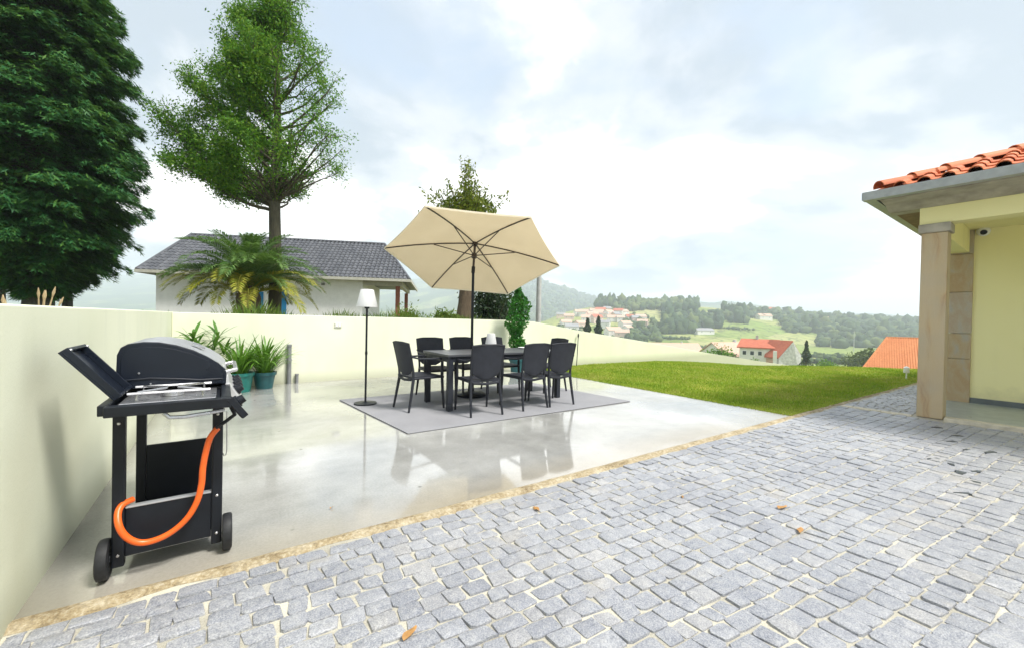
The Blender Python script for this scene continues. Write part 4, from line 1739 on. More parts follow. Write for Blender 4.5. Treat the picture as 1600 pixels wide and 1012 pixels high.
for y in (2.7752, 3.3748):
    for x, z in pv:
        vs.append((x * 0.97 - 0.006, y, 0.815 + (z - 0.815) * 0.96))
for k in range(NP_ - 1):
    fs.append((k, NP_ + k, NP_ + k + 1, k + 1))
    fs.append((2 * NP_ + k + 1, 3 * NP_ + k + 1, 3 * NP_ + k, 2 * NP_ + k))
m1.add(vs, fs)
hood = m1.build('hood', HOODTOP, bq, smooth=True, off=bo)
m1 = MB()
M_ = Matrix.Translation((-0.12, 3.02, 1.007)) @ Matrix.Rotation(R_(24), 4, 'Y')
m1.lathe([(0.002, 0.0), (0.034, 0.0), (0.034, 0.008), (0.028, 0.012), (0.002, 0.012)], 20, M=M_)
m1.build('thermometer', STEEL, hood, smooth=True, off=bo)
m1 = MB()
m1.tube([(0.018, 2.84, 0.872), (0.062, 2.84, 0.882), (0.062, 3.30, 0.882), (0.018, 3.30, 0.872)], 0.0105, 10)
m1.build('hood_handle', STEEL, hood, smooth=True, off=bo)
for yy, zz2 in ((2.7545, 0.895), (2.7545, 0.838)):
    m1 = MB()
    m1.lathe([(0.001, 0), (0.005, 0), (0.004, 0.004), (0.001, 0.005)], 10, M=Matrix.Translation((-0.345 if zz2 > .87 else -.30, yy, zz2)) @ Matrix.Rotation(PI / 2, 4, 'X'))
    m1.build('rivet', STEEL, hend, smooth=True, off=bo)
# sloping control panel with knobs on the front
m1 = MB()
m1.prism([(0.012, 0.815), (0.030, 0.815), (0.098, 0.705), (0.085, 0.695), (0.012, 0.77)], 2.76, 3.42, 'y')
cpn = m1.build('control_panel', SILVER, bq, bevel=0.003, off=bo)
kd = Vector((0.11, 0, 0.068)).normalized()
for y in (2.86, 3.02, 3.18, 3.33):
    m1 = MB()
    p0 = Vector((0.066, y, 0.760))
    m1.tube([p0, p0 + kd * 0.012, p0 + kd * 0.014, p0 + kd * 0.034, p0 + kd * 0.036], [0.031, 0.031, 0.023, 0.020, 0.014], 16)
    m1.build('knob', BLACKM, cpn, smooth=True, off=bo)
m1 = MB()
m1.bar((XB + 0.020, 2.315, SH + 0.04), (XB + 0.085, 2.33, SH - 0.055), 0.032, 0.03)
m1.build('panel_end_bar', BLACKM, bq, bevel=0.004, off=bo)
for yk in (2.42, ):
    m1 = MB()
    p0 = Vector((XB + 0.05, yk, SH + 0.0))
    m1.tube([p0, p0 + kd * 0.015, p0 + kd * 0.017, p0 + kd * 0.04], [0.031, 0.031, 0.023, 0.02], 16)
    m1.build('knob', BLACKM, bq, smooth=True, off=bo)
# gas manifold and side rail under the shelf, orange hose, hanging hook
m1 = MB()
m1.tube([(-0.21, 2.33, SH - 0.004), (-0.19, 2.33, SH - 0.026), (-0.14, 2.33, SH - 0.030), (-0.04, 2.335, SH - 0.022), (0.01, 2.34, SH - 0.016)], 0.0085, 8)
m1.build('gas_pipe', STEEL, bq, smooth=True, off=bo)
m1 = MB()
m1.tube([(0.035, 2.36, SH - 0.01), (0.050, 2.37, SH - 0.05), (0.015, 2.40, SH - 0.085), (-0.022, 2.42, SH - 0.115)], 0.009, 8)
m1.build('hose_connector', BLACKM, bq, smooth=True, off=bo)
hp = [(340, 668), (329, 682), (322, 704), (317, 730), (315, 755), (308, 782), (293, 808), (270, 829), (245, 842), (220, 847), (200, 840), (187, 824), (184, 803), (191, 788), (208, 779)]
hpts = []
for i, (px, py) in enumerate(hp):
    d = ray(px, py)
    Yp = 2.44 if i < 12 else 2.44 + 0.03 * (i - 11)
    hpts.append(Vector((0, 0, EYE)) + d * (Yp / d.y))
fine = []
for i in range(len(hpts) - 1):
    p0, p1, p2, p3 = hpts[max(0, i - 1)], hpts[i], hpts[i + 1], hpts[min(len(hpts) - 1, i + 2)]
    for k in range(4):
        t = k / 4
        fine.append(0.5 * ((2 * p1) + (p2 - p0) * t + (2 * p0 - 5 * p1 + 4 * p2 - p3) * t * t + (3 * p1 - p0 - 3 * p2 + p3) * t ** 3))
fine.append(hpts[-1])
m1 = MB()
m1.tube(fine, 0.0135, 12)
m1.build('gas_hose', HOSE, bq, smooth=True, off=bo)
m1 = MB()
m1.tube([(0.02, 2.55, 0.70), (0.022, 2.55, 0.50), (0.018, 2.55, 0.475), (0.010, 2.55, 0.47), (0.006, 2.55, 0.485)], 0.0025, 6)
m1.build('utensil_hook', STEEL, bq, smooth=True, off=bo)


# ================================================================== POTS, POSTS, SMALL THINGS
def strap_leaf(mb_, base, az, elev, L, w, droop, seg=6, fold=0.25):
    """one arching strap leaf with a folded midrib"""
    p = Vector(base)
    e = elev
    hd_ = Vector((math.cos(az), math.sin(az), 0))
    sd = Vector((-math.sin(az), math.cos(az), 0))
    rows = []
    for k in range(seg + 1):
        s = k / seg
        ww = w * (0.35 + 1.3 * s) * (1 - s ** 3) if s < 1 else 0.002
        up_ = Vector((0, 0, 1))
        rows.append((p.copy(), ww))
        p = p + (hd_ * math.cos(e) + up_ * math.sin(e)) * (L / seg)
        e -= droop / seg * (0.6 + 0.8 * s)
    vs, fs = [], []
    for q, ww in rows:
        vs += [q - sd * ww + Vector((0, 0, ww * fold)), q, q + sd * ww + Vector((0, 0, ww * fold))]
    for k in range(seg):
        a = k * 3
        fs += [(a, a + 1, a + 4, a + 3), (a + 1, a + 2, a + 5, a + 4)]
    mb_.add(vs, fs)


def pot(t, r0, r1, h, mat):
    m_ = MB()
    m_.lathe([(0.002, 0.0), (r0, 0.0), (r0 + (r1 - r0) * 0.85, h - 0.05), (r1 + 0.012, h - 0.048), (r1 + 0.016, h), (r1 - 0.004, h), (r1 - 0.012, h - 0.04), (0.002, h - 0.04)], 28)
    o_ = m_.build('pot', mat, t, smooth=True)
    m_ = MB()
    m_.lathe([(0.002, h - 0.037), (r1 - 0.012, h - 0.037), (r1 - 0.013, h - 0.03), (0.002, h - 0.022)], 20)
    m_.build('soil', SOIL, o_)


def potted(name, label, x, y, r0, r1, h, potm, n, L, w, mat, e0, e1, dr, spread):
    t = thing(name, label, 'potted plant', (x, y, 0.0), 0, 'potted plants in the wall corner')
    pot(t, r0, r1, h, potm)
    for k in range(n):
        m_ = MB()
        a = random.uniform(0, 2 * PI)
        rr = random.uniform(0, spread)
        strap_leaf(m_, (rr * math.cos(a), rr * math.sin(a), h - 0.03), a + random.uniform(-.5, .5), R_(random.uniform(e0, e1)), L * random.uniform(0.6, 1.15), w * random.uniform(0.8, 1.2), random.uniform(*dr))
        m_.build('leaf', mat, t, smooth=True)
    return t


potted('potted_plant', 'grassy arching plant in a teal pot, nearest the barbecue', 0.22, 7.60, 0.14, 0.185, 0.30, TEALP, 130, 0.62, 0.015, L_POT, 48, 89, (0.5, 2.2), 0.12)
potted('potted_plant', 'grassy arching plant in a darker teal pot, right beside the grey wall pipe', 0.56, 7.78, 0.12, 0.165, 0.27, TEALD, 130, 0.66, 0.015, L_POT, 48, 89, (0.5, 2.2), 0.11)
# broad-leaved plant in the corner: several canes, each with a whorl of paddle leaves
t = thing('potted_plant', 'tall broad leaved plant in the wall corner, partly behind the barbecue hood', 'potted plant', (-0.22, 7.72, 0), 0, 'potted plants in the wall corner')
pot(t, 0.15, 0.20, 0.32, TEALP)
L_PAD = leafmat('paddle_leaf_green', [(0.03, 0.10, 0.016), (0.065, 0.18, 0.022), (0.16, 0.27, 0.06)], 0.3, 0.35)
for k in range(7):
    a = k / 7 * 2 * PI + random.uniform(-.3, .3)
    tip = Vector((0.26 * math.cos(a) * random.uniform(.6, 1.2), 0.26 * math.sin(a) * random.uniform(.3, .8), random.uniform(0.60, 0.86)))
    m1 = MB()
    m1.tube([(0.04 * math.cos(a), 0.04 * math.sin(a), 0.28), tip * 0.55 + Vector((0, 0, 0.22)), tip], [0.014, 0.012, 0.010], 6)
    m1.build('cane', L_PAD, t, smooth=True)
    for q in range(10):
        m1 = MB()
        strap_leaf(m1, tip - Vector((0, 0, 0.006 * q)), q * 2.4 + random.uniform(-.3, .3), R_(random.uniform(5, 75)), random.uniform(0.24, 0.36), 0.026, random.uniform(0.3, 1.2), 5)
        m1.build('leaf', L_PAD, t, smooth=True)

# pipes standing against the wall
tp = thing('wall_pipe', 'tall grey pipe standing upright against the pale wall beside the pots', 'pipe', (0.955, 8.085, 0))
m1 = MB()
m1.tube([(0, 0, 0), (0, 0, 0.665)], 0.036, 16)
m1.lathe([(0.002, 0.66), (0.042, 0.66), (0.043, 0.69), (0.03, 0.70), (0.002, 0.70)], 16)
m1.build('pipe', GREYPVC, tp, smooth=True)
m1 = MB()
m1.box((0, 0.035, 0.42), (0.10, 0.02, 0.03))
m1.build('bracket', STEEL, tp, bevel=0.003)
tp = thing('wall_pipe', 'short grey stub pipe low on the wall beside the taller pipe', 'pipe', (1.08, 8.09, 0))
m1 = MB()
m1.tube([(0, 0, 0), (0, 0, 0.15)], 0.026, 14)
m1.lathe([(0.002, 0.145), (0.032, 0.145), (0.032, 0.168), (0.002, 0.17)], 14)
m1.build('pipe', GREYPVC, tp, smooth=True)

# rod leaning on the wall past the chairs
rd = thing('garden_torch', 'thin black rod with a small head leaning on the wall at the lawn edge', 'garden torch', (7.80, 7.85, 0))
m1 = MB()
m1.tube([(0, 0, -0.02), (0.24, 0.2, 0.76)], 0.011, 8)
m1.build('rod', BLACKM, rd, smooth=True)
m1 = MB()
m1.tube([(0.237, 0.197, 0.755), (0.25, 0.208, 0.80), (0.262, 0.218, 0.85), (0.268, 0.223, 0.868)], [0.016, 0.024, 0.020, 0.006], 10)
m1.build('head', BLACKM, rd, smooth=True)

# white garden spike light at the far lawn corner
p = ground(1416, 592)
sl = thing('garden_light', 'small white garden light on a spike in the lawn near the house corner', 'garden light', (p.x, p.y, lawn_z(p.x, p.y)))
m1 = MB()
m1.tube([(0, 0, -0.05), (0, 0, 0.16)], 0.014, 8)
m1.build('spike', WHITEP, sl, smooth=True)
m1 = MB()
m1.lathe([(0.002, 0.15), (0.05, 0.15), (0.058, 0.17), (0.05, 0.26), (0.062, 0.265), (0.02, 0.30), (0.002, 0.305)], 16)
m1.build('lamp_head', WHITEP, sl, smooth=True)

# dry leaves on the cobbles
leaf_spots = [(640, 991, 0.06, 0.5, 'long orange brown dry leaf lying on the nearest cobbles'), (838, 796, 0.05, 1.4, 'small round brown dry leaf on cobbles near the mortar edging'),
              (1222, 793, 0.07, -0.2, 'pale orange dry leaf on the cobbles toward the porch'), (1250, 829, 0.06, 0.2, 'small faded leaf on cobbles just before the pale orange one'),
              (518, 794, 0.02, 0.6, 'tiny dark leaf scrap on the wet concrete'), (1066, 777, 0.03, .6, 'tiny dark leaf scrap in a cobble joint mid paving')]
for px, py, L, a, lb in leaf_spots:
    p = ground(px, py)
    m1 = MB()
    vs, fs = [], []
    for k in range(7):
        s = k / 6
        w = 0.28 * L * math.sin(PI * (0.06 + 0.9 * s)) + 0.001
        zc = 0.010 + 0.012 * L * 10 * (s - 0.5) ** 2
        for sgn in (-1, 0, 1):
            vs.append((L * (s - 0.5) * 1.3, sgn * w, zc + abs(sgn) * 0.006 * math.sin(5 * s + sgn)))
    for k in range(6):
        for j in (0, 1):
            fs.append((k * 3 + j, k * 3 + j + 1, k * 3 + j + 4, k * 3 + j + 3))
    m1.add(vs, fs)
    o = tag(m1.build('dry_leaf', DRYLF, smooth=True), lb, 'leaf', 'dry leaves on the paving')
    o.location = (p.x, p.y, 0)
    o.rotation_euler = (0, 0, a)


# ================================================================== TREES AND SHRUBS
def limb_tube(mb_, pts, r0, r1, n=6):
    k = len(pts)
    mb_.tube(pts, [r0 + (r1 - r0) * i / (k - 1) for i in range(k)], n)


def place(u, D):
    p = far_pt(u, D)
    return p.x, p.y


# ---- airy broadleaf tree, trunk at u=428
TD = 13.5
tx, ty = place(428, TD)
tz0 = garden_z(tx, ty) - 0.1
tree = thing('tree', 'tall airy broadleaf tree with straight mossy trunk beside the palm', 'tree', (tx, ty, tz0))
PXM = FPX / TD


def z_at(py, u, D):
    hy = 484 + 0.02 * u
    return EYE + (hy - py) / FPX * D


prof_y = [-45, -10, 10, 60, 105, 150, 196, 232, 262, 288, 310]
prof_l = [424, 410, 385, 345, 302, 264, 232, 220, 238, 285, 375]
prof_r = [436, 462, 474, 498, 520, 540, 548, 551, 540, 500, 462]
zt_ = [z_at(y, 428, TD) - tz0 for y in prof_y][::-1]
eL = [(428 - l) * 1.06 / PXM for l in prof_l][::-1]
eR = [(r - 428) / PXM for r in prof_r][::-1]
ztop = zt_[-1]
wood = MB()
tr_pts = [Vector((0.03 * math.sin(z * 1.1), 0.03 * math.cos(z * 0.8), z)) for z in np.linspace(-0.2, ztop - 0.3, 16)]
wood.tube(tr_pts, [0.235, 0.20, 0.19, 0.185, 0.178, 0.17, 0.155, 0.14, 0.12, 0.10, 0.085, 0.07, 0.055, 0.042, 0.03, 0.012], 12)
leafP, leafS = [], []


def crown_pt(z, az, frac):
    """az measured from camera-right; returns local offset on the crown outline"""
    L, R2 = interp(z, zt_, eL), interp(z, zt_, eR)
    c = math.cos(az)
    r = (R2 if c > 0 else L)
    rd = 0.30 * (L + R2)
    rr = math.sqrt((r * c) ** 2 + (rd * math.sin(az)) ** 2) * frac
    v = _r * (r * c * frac) + _fh * (rd * math.sin(az) * frac)
    return Vector((v.x, v.y, z))


for i in range(120):
    z = zt_[0] + (ztop - zt_[0]) * random.random() ** 1.15
    az = random.uniform(0, 2 * PI)
    end = crown_pt(z, az, random.uniform(0.62, 0.90))
    rad = end.xy.length
    z0 = max(zt_[0] - 0.45 + 0.9 * random.random(), z - rad * random.uniform(0.7, 1.15))
    st = Vector((0, 0, z0))
    mid = st.lerp(end, 0.5) + Vector((random.uniform(-.15, .15), random.uniform(-.15, .15), -0.10 * rad + random.uniform(-.1, .1)))
    q1 = st.lerp(mid, 0.5) + Vector((0, 0, -0.03 * rad))
    q2 = mid.lerp(end, 0.55) + Vector((random.uniform(-.1, .1), random.uniform(-.1, .1), 0.02))
    pts = [st, q1, mid, q2, end]
    r0 = 0.030 + 0.012 * rad
    limb_tube(wood, pts, r0, 0.006, 6)
    side_f = 1.15 if end.dot(_r) < 0.2 else 0.5
    side_f *= 0.6 if z > zt_[0] + 0.78 * (ztop - zt_[0]) else 1.0
    nsub = int((7 + rad * 4) * side_f)
    for k in range(nsub):
        s = 0.30 + 0.70 * random.random() ** 0.7
        seg_ = min(3, int(s * 4))
        b = pts[seg_].lerp(pts[seg_ + 1], s * 4 - seg_)
        dv = Vector((random.gauss(0, 1), random.gauss(0, 1), random.gauss(0.85, 0.8)))
        dv.normalize()
        tip = b + dv * random.uniform(0.25, 0.75) * (0.5 + 0.2 * rad)
        wood.tube([b, b.lerp(tip, 0.5) + Vector((0, 0, 0.03)), tip], [0.009, 0.006, 0.003], 4, cap=False)
        for c in range(random.randint(2, 4)):
            q = b.lerp(tip, random.uniform(0.4, 1.05))
            if q.z < zt_[0] + 1.5 and q.xy.length < 1.25 and random.random() < 0.85:
                continue
            leafP.append(q)
            leafS.append(side_f)
wood.build('trunk', BARK_A, tree, smooth=True)
leafP = np.array([tuple(p) for p in leafP])
cnt = np.array([int(40 * s * random.uniform(0.5, 1.5)) for s in leafS])
P = np.repeat(leafP, cnt, axis=0)
P = P + rng.normal(size=P.shape) * np.array([0.15, 0.15, 0.13])
V, F = leaf_cloud(P, 0.095, 0.036, 0.1)
np_mesh('crown', V, F, L_TREE, tree)


# ---- big conifers on the left
def conifer(label, u, D, H, prof, nbr, per, trunk_r, z_lo, group='dark conifers at the left of the garden'):
    x, y = place(u, D)
    z0 = garden_z(x, y) - 0.1
    t = thing('conifer_tree', label, 'tree', (x, y, z0), 0, group)
    w_ = MB()
    w_.tube([(0.04 * math.sin(k), 0.04 * math.cos(k * 1.7), -0.2 + H * k / 8) for k in range(9)], [trunk_r * (1.25 if k == 0 else 1 - k / 8.4) for k in range(9)], 12)
    zs, rs = zip(*prof)
    P_, A_, W_ = [], [], []
    for i in range(nbr):
        z = z_lo + (H - z_lo) * (i + random.random()) / nbr
        az = random.uniform(0, 2 * PI)
        r = interp(z, zs, rs) * random.uniform(0.74, 1.08) * (1 + 0.10 * math.sin(3 * az + z * 0.9))
        hd_ = np.array([math.cos(az), math.sin(az), 0.0])
        rise = random.uniform(-0.12, 0.30)
        drp = random.uniform(0.12, 0.32)

        def bp(s):
            return hd_ * (r * s) + np.array([0, 0, z + r * (rise * s - drp * s * s)])
        if r > 0.8:
            w_.tube([tuple(bp(s)) for s in (0, 0.35, 0.7)], [0.035, 0.022, 0.01], 5, cap=False)
        m = int(per * (0.35 + r / 3.0))
        s = 0.22 + 0.78 * rng.random(m) ** 0.62
        base = hd_[None] * (r * s)[:, None] + np.stack([0 * s, 0 * s, z + r * (rise * s - drp * s * s)], 1)
        sd = np.array([-hd_[1], hd_[0], 0])
        fan = 0.42 * r * (1.04 - s) + 0.10
        lat = rng.normal(size=m) * fan * 0.62
        base = base + sd[None] * lat[:, None]
        base[:, 2] += rng.normal(size=m) * 0.075 - np.abs(lat) * 0.22
        dirn = hd_[None] * rng.uniform(0.5, 1.1, (m, 1)) + sd[None] * (np.sign(lat) * rng.uniform(0.1, 0.9, m))[:, None]
        dirn[:, 2] += rng.normal(size=m) * 0.20 - 0.26 - 0.3 * s
        P_.append(base)
        A_.append(dirn)
    P_ = np.concatenate(P_)
    A_ = np.concatenate(A_)
    A_ /= np.linalg.norm(A_, axis=1, keepdims=True)
    B_ = np.cross(A_, rand_dirs(len(A_)) * 0.55 + np.array([0, 0, 1.0]))
    B_ /= np.linalg.norm(B_, axis=1, keepdims=True) + 1e-9
    sc = rng.uniform(0.6, 1.4, (len(P_), 1))
    # each spray is a pair of crossed slim leaflets: a pointed quad and two side needles
    V1, F1 = quads_at(P_, A_ * 0.12 * sc, B_ * 0.020 * sc)
    V2, F2 = quads_at(P_ + A_ * 0.03 + B_ * 0.035 * sc, (A_ + B_ * 0.9) * 0.055 * sc, B_ * 0.011 * sc)
    V3, F3 = quads_at(P_ + A_ * 0.03 - B_ * 0.035 * sc, (A_ - B_ * 0.9) * 0.055 * sc, B_ * 0.011 * sc)
    V_ = np.concatenate([V1, V2, V3])
    F_ = np.concatenate([F1, F2 + len(V1), F3 + len(V1) + len(V2)])
    np_mesh('crown', V_, F_, L_CON, t)
    w_.build('trunk', BARK_G, t, smooth=True)
    return t


conifer('huge dark blue green conifer with drooping sprays filling the upper left corner', 58, 11.5, 14.5,
        [(0.9, 0.6), (1.5, 1.0), (2.2, 1.65), (3.2, 2.3), (4.2, 2.5), (5.5, 2.4), (7, 2.1), (9, 1.7), (11, 1.25), (14.5, 0.15)], 1100, 185, 0.30, 0.95)
conifer('dark conifer with a wide grey trunk at the very left edge behind the wall', -20, 12.8, 15.0,
        [(1.4, 0.9), (2.2, 2.0), (4, 2.7), (7, 2.4), (10, 1.9), (13, 1.0), (15, 0.1)], 560, 165, 0.34, 1.5)
conifer('slender dark trunked conifer standing right of the huge one, half merged into it', 103, 12.6, 7.5,
        [(1.0, 0.4), (1.9, 0.95), (2.8, 1.35), (4.5, 1.3), (6, 0.9), (7.5, 0.1)], 260, 140, 0.13, 1.0)

# ---- palm
px0, py0 = place(388, 12.2)
pz0 = garden_z(px0, py0) - 0.05
palm = thing('palm_tree', 'short thick palm with arching green fronds and yellowing lower ones', 'palm', (px0, py0, pz0))
m1 = MB()
m1.lathe([(0.26, -0.1), (0.30, 0.1), (0.27, 0.35), (0.31, 0.6), (0.33, 0.8), (0.25, 1.05), (0.10, 1.2), (0.02, 1.22)], 14)
for k in range(60):
    a, z = k * 2.4, 0.1 + k * 0.016
    m1.add([(0.27 * math.cos(a - .15), 0.27 * math.sin(a - .15), z), (0.27 * math.cos(a + .15), 0.27 * math.sin(a + .15), z), (0.37 * math.cos(a), 0.37 * math.sin(a), z + 0.16)], [(0, 1, 2)])
m1.build('trunk', BARK_B, palm)


def frond_mesh(L, elev, droop, mat, name='frond', npair=78, lw=0.015, ll=0.44):
    m_ = MB()
    p = Vector((0, 0, 0))
    e = elev
    pts, dirs = [], []
    K = 14
    for k in range(K + 1):
        s = k / K
        d_ = Vector((math.cos(e), 0, math.sin(e)))
        pts.append(p.copy())
        dirs.append(d_)
        p = p + d_ * (L / K)
        e -= droop / K * (0.5 + 1.2 * s)
    m_.tube(pts, [0.022 * (1 - 0.88 * k / K) for k in range(K + 1)], 5)
    for k in range(npair):
        s = 0.14 + 0.86 * k / npair
        q = s * K
        i = min(K - 1, int(q))
        b = pts[i].lerp(pts[i + 1], q - i)
        d_ = dirs[i]
        up_ = Vector((-d_.z, 0, d_.x))
        l_ = ll * (0.45 + 1.0 * math.sin(PI * min(1, 0.12 + s * 0.86))) * 0.75
        for sg in (-1, 1):
            v_ = (d_ * random.uniform(0.55, 0.8) + Vector((0, sg, 0)) * random.uniform(0.62, 0.85) + up_ * random.uniform(0.1, 0.4)).normalized()
            wv = v_.cross(up_).normalized() * lw
            mdp = b + v_ * l_ * 0.5
            tip = b + v_ * l_ + Vector((0, 0, -0.10 * l_ - random.uniform(0, 0.05)))
            m_.add([b, mdp - wv, tip, mdp + wv], [(0, 1, 2, 3)])
    me_o = m_.build(name, mat)
    me = me_o.data
    bpy.data.objects.remove(me_o)
    return me


fr = [frond_mesh(2.3, R_(82), 1.1, L_PALM), frond_mesh(2.6, R_(66), 1.5, L_PALM), frond_mesh(2.7, R_(50), 1.7, L_PALM), frond_mesh(2.7, R_(40), 1.4, L_PALM), frond_mesh(2.7, R_(40), 1.7, L_PALMY), frond_mesh(2.5, R_(28), 1.6, L_PALMY)]
k = 0
for mi, nn in ((0, 14), (1, 20), (2, 24), (3, 20), (4, 17), (5, 10)):
    for j in range(nn):
        o = bpy.data.objects.new('frond', fr[mi])
        col.objects.link(o)
        o.parent = palm
        o.location = (0, 0, 1.18 - 0.06 * mi + random.uniform(-.04, .04))
        o.rotation_euler = (random.uniform(-.15, .15), random.uniform(-.12, .12), 2 * PI * j / nn + mi * 0.7 + random.uniform(-.2, .2))
        sc = random.uniform(0.72, 0.92)
        o.scale = (sc, sc, sc)

# ---- thick-trunked tree behind the umbrella with an olive core and bare twigs
sx, sy = place(724, 13.0)
sz0 = garden_z(sx, sy) - 0.1
st_ = thing('tree', 'thick trunked pruned tree behind the umbrella with olive crown and thin upright twigs', 'tree', (sx, sy, sz0))
m1 = MB()
m1.tube([(-0.06, 0, -0.2), (-0.02, 0, 0.4), (0.06, 0, 1.1), (0.10, 0, 2.0), (0.12, 0, 3.0), (0.14, 0, 3.7)], [0.34, 0.27, 0.23, 0.20, 0.18, 0.12], 12)
P_ = []
for i in range(60):
    a = random.uniform(0, 2 * PI)
    el = R_(random.uniform(8, 88))
    L = random.uniform(1.1, 1.75) * (1 + 0.2 * (el > 1.3))
    b = Vector((0.12, 0, random.uniform(3.0, 3.8)))
    dv = Vector((math.cos(a) * math.cos(el), math.sin(a) * math.cos(el), math.sin(el)))
    m_ = b + dv * L * 0.5 + Vector((0, 0, 0.08))
    e_ = b + dv * L + Vector((0, 0, 0.2))
    m1.tube([b, m_, e_], [0.022, 0.011, 0.004], 5, cap=False)
    for q in range(34):
        P_.append(m_.lerp(e_, random.random()) + Vector((random.gauss(0, .06), random.gauss(0, .06), random.gauss(0, .06))))
for i in range(5200):
    v = Vector((random.gauss(0, 1), random.gauss(0, 1), random.gauss(0, 1)))
    v.normalize()
    v *= random.random() ** 0.45
    P_.append(Vector((0.12 + v.x * 1.0, v.y * 0.95, 3.85 + v.z * 0.80)))
m1.build('trunk', BARK_B, st_, smooth=True)
V, F = leaf_cloud(np.array([tuple(p) for p in P_]), 0.13, 0.05)
np_mesh('crown', V, F, L_OLIVE, st_)


def shrub(name, label, cat, u, D, z0, size, n, leaf, mat, group=None, stems=10):
    x, y = place(u, D)
    t = thing(name, label, cat, (x, y, z0), 0, group)
    m_ = MB()
    cl = []
    for i in range(stems):
        a = random.uniform(0, 2 * PI)
        e_ = Vector((math.cos(a) * size[0] * random.uniform(.1, .75), math.sin(a) * size[1] * random.uniform(.1, .75), size[2] * random.uniform(.45, .95)))
        m_.tube([(0, 0, -0.1), e_ * 0.5 + Vector((0, 0, 0.1 * size[2])), e_], [0.03, 0.018, 0.006], 5, cap=False)
        cl.append(e_)
        cl.append(e_ * 0.65 + Vector((0, 0, 0.05)))
    m_.build('stem', BARK_B, t, smooth=True)
    cl = np.array([tuple(c) for c in cl])
    idx = rng.integers(0, len(cl), n)
    P2 = cl[idx] + rng.normal(size=(n, 3)) * np.array(size) * 0.20
    P2[:, 2] = np.maximum(P2[:, 2], 0.02)
    V_, F_ = leaf_cloud(P2, leaf[0], leaf[1])
    np_mesh('foliage', V_, F_, mat, t)
    return t


shrub('shrub', 'dark green shrub behind the wall under the right of the umbrella', 'shrub', 775, 13.5, 0.6, (1.05, 0.9, 1.75), 5200, (0.12, 0.06), L_DARK, None, 16)
shrub('shrub', 'yellow green bushy weed clump at the foot of the pruned tree', 'shrub', 697, 12.0, 0.75, (0.6, 0.5, 0.62), 1800, (0.14, 0.04), L_WEED, None, 10)
shrub('shrub', 'loose green weed bush above the wall between house post and umbrella', 'shrub', 640, 12.5, 0.75, (0.55, 0.5, 0.72), 800, (0.09, 0.035), L_WEED, None, 14)

# slim bright green climber-like tree in front of the wall
vx, vy = 5.62, 7.62
vt = thing('potted_tree', 'slender bright green leafy tree against the wall behind the table', 'potted tree', (vx, vy, 0))
pot(vt, 0.14, 0.18, 0.30, TEALD)
m1 = MB()
P_ = []
for i in range(7):
    a = random.uniform(0, 2 * PI)
    top_ = Vector((0.10 * math.cos(a) + 0.03, 0.10 * math.sin(a), random.uniform(1.5, 1.98)))
    m1.tube([(0.02 * math.cos(a), 0.02 * math.sin(a), 0.25), top_ * 0.5 + Vector((0.03, 0, 0.1)), top_], [0.013, 0.010, 0.004], 5, cap=False)
for i in range(3600):
    z = 0.52 + 1.45 * random.random()
    s = (z - 0.52) / 1.45
    r = 0.30 * (0.62 + 0.38 * math.sin(PI * min(1, s * 1.1))) * (1 - 0.5 * max(0, s - .75) / .25)
    r *= 0.85 + 0.3 * math.sin(z * 9) * math.sin(z * 4 + 1)
    a = random.uniform(0, 2 * PI)
    rr = r * random.random() ** 0.5
    P_.append((rr * math.cos(a) + 0.05 * math.sin(z * 5), rr * math.sin(a), z))
m1.build('stem', BARK_B, vt, smooth=True)
V, F = leaf_cloud(np.array(P_), 0.075, 0.036, 0.5)
np_mesh('foliage', V, F, L_BRIGHT, vt)

# weeds along the wall top, as one mass
NWD = 5200
wx = -0.8 + rng.random(NWD) * 9.0
wy = 8.36 + np.abs(rng.normal(size=NWD)) * 0.5
clump = np.array([max(0.0, 0.55 + 0.9 * mnoise.noise(Vector((x * 1.1, 0, 0)))) for x in wx])
wz = np.array([garden_z(x, y) for x, y in zip(wx, wy)])
wh = rng.uniform(0.10, 0.52, NWD) * (0.45 + clump * 0.75)
wa = rng.uniform(0, 2 * PI, NWD)
ww = rng.uniform(0.006, 0.016, NWD)
wl = rng.normal(size=(NWD, 2)) * 0.3 * wh[:, None]
V = np.empty((NWD, 4, 3), np.float32)
V[:, 0] = np.stack([wx, wy, wz], 1)
V[:, 1] = np.stack([wx - np.cos(wa) * ww + wl[:, 0] * .45, wy - np.sin(wa) * ww + wl[:, 1] * .45, wz + wh * 0.6], 1)
V[:, 2] = np.stack([wx + wl[:, 0], wy + wl[:, 1], wz + wh], 1)
V[:, 3] = np.stack([wx + np.cos(wa) * ww + wl[:, 0] * .45, wy + np.sin(wa) * ww + wl[:, 1] * .45, wz + wh * 0.6], 1)
stuff(np_mesh('weeds', V.reshape(-1, 3), np.arange(NWD * 4, dtype=np.int32).reshape(-1, 4), L_WEED))

# dry seed stalks behind the left wall
for (u, lb, n_st) in ((62, 'pair of straw coloured dry seed heads above the wall before the conifer trunks', 5), (8, 'short straw coloured dry stalks above the wall at its left end', 4)):
    d = ray(u, 470)
    X = X_L - 0.55
    y = d.y * (X / d.x)
    t = thing('dry_weed', lb, 'dry weed', (X, y, 0.95), 0, 'dry weeds behind the side wall')
    for k in range(n_st):
        m1 = MB()
        a = random.uniform(-.12, .12)
        top_ = Vector((a, random.uniform(-.10, .10), random.uniform(0.30, 0.40) if u > 30 else random.uniform(0.28, 0.33)))
        m1.tube([(a * .3, 0, 0), top_ * 0.6, top_], [0.006, 0.006, 0.004], 5)
        m1.tube([top_ * 0.9, top_, top_ * 1.12], [0.004, 0.010, 0.002], 6)
        m1.build('stalk', DRYST, t, smooth=True)

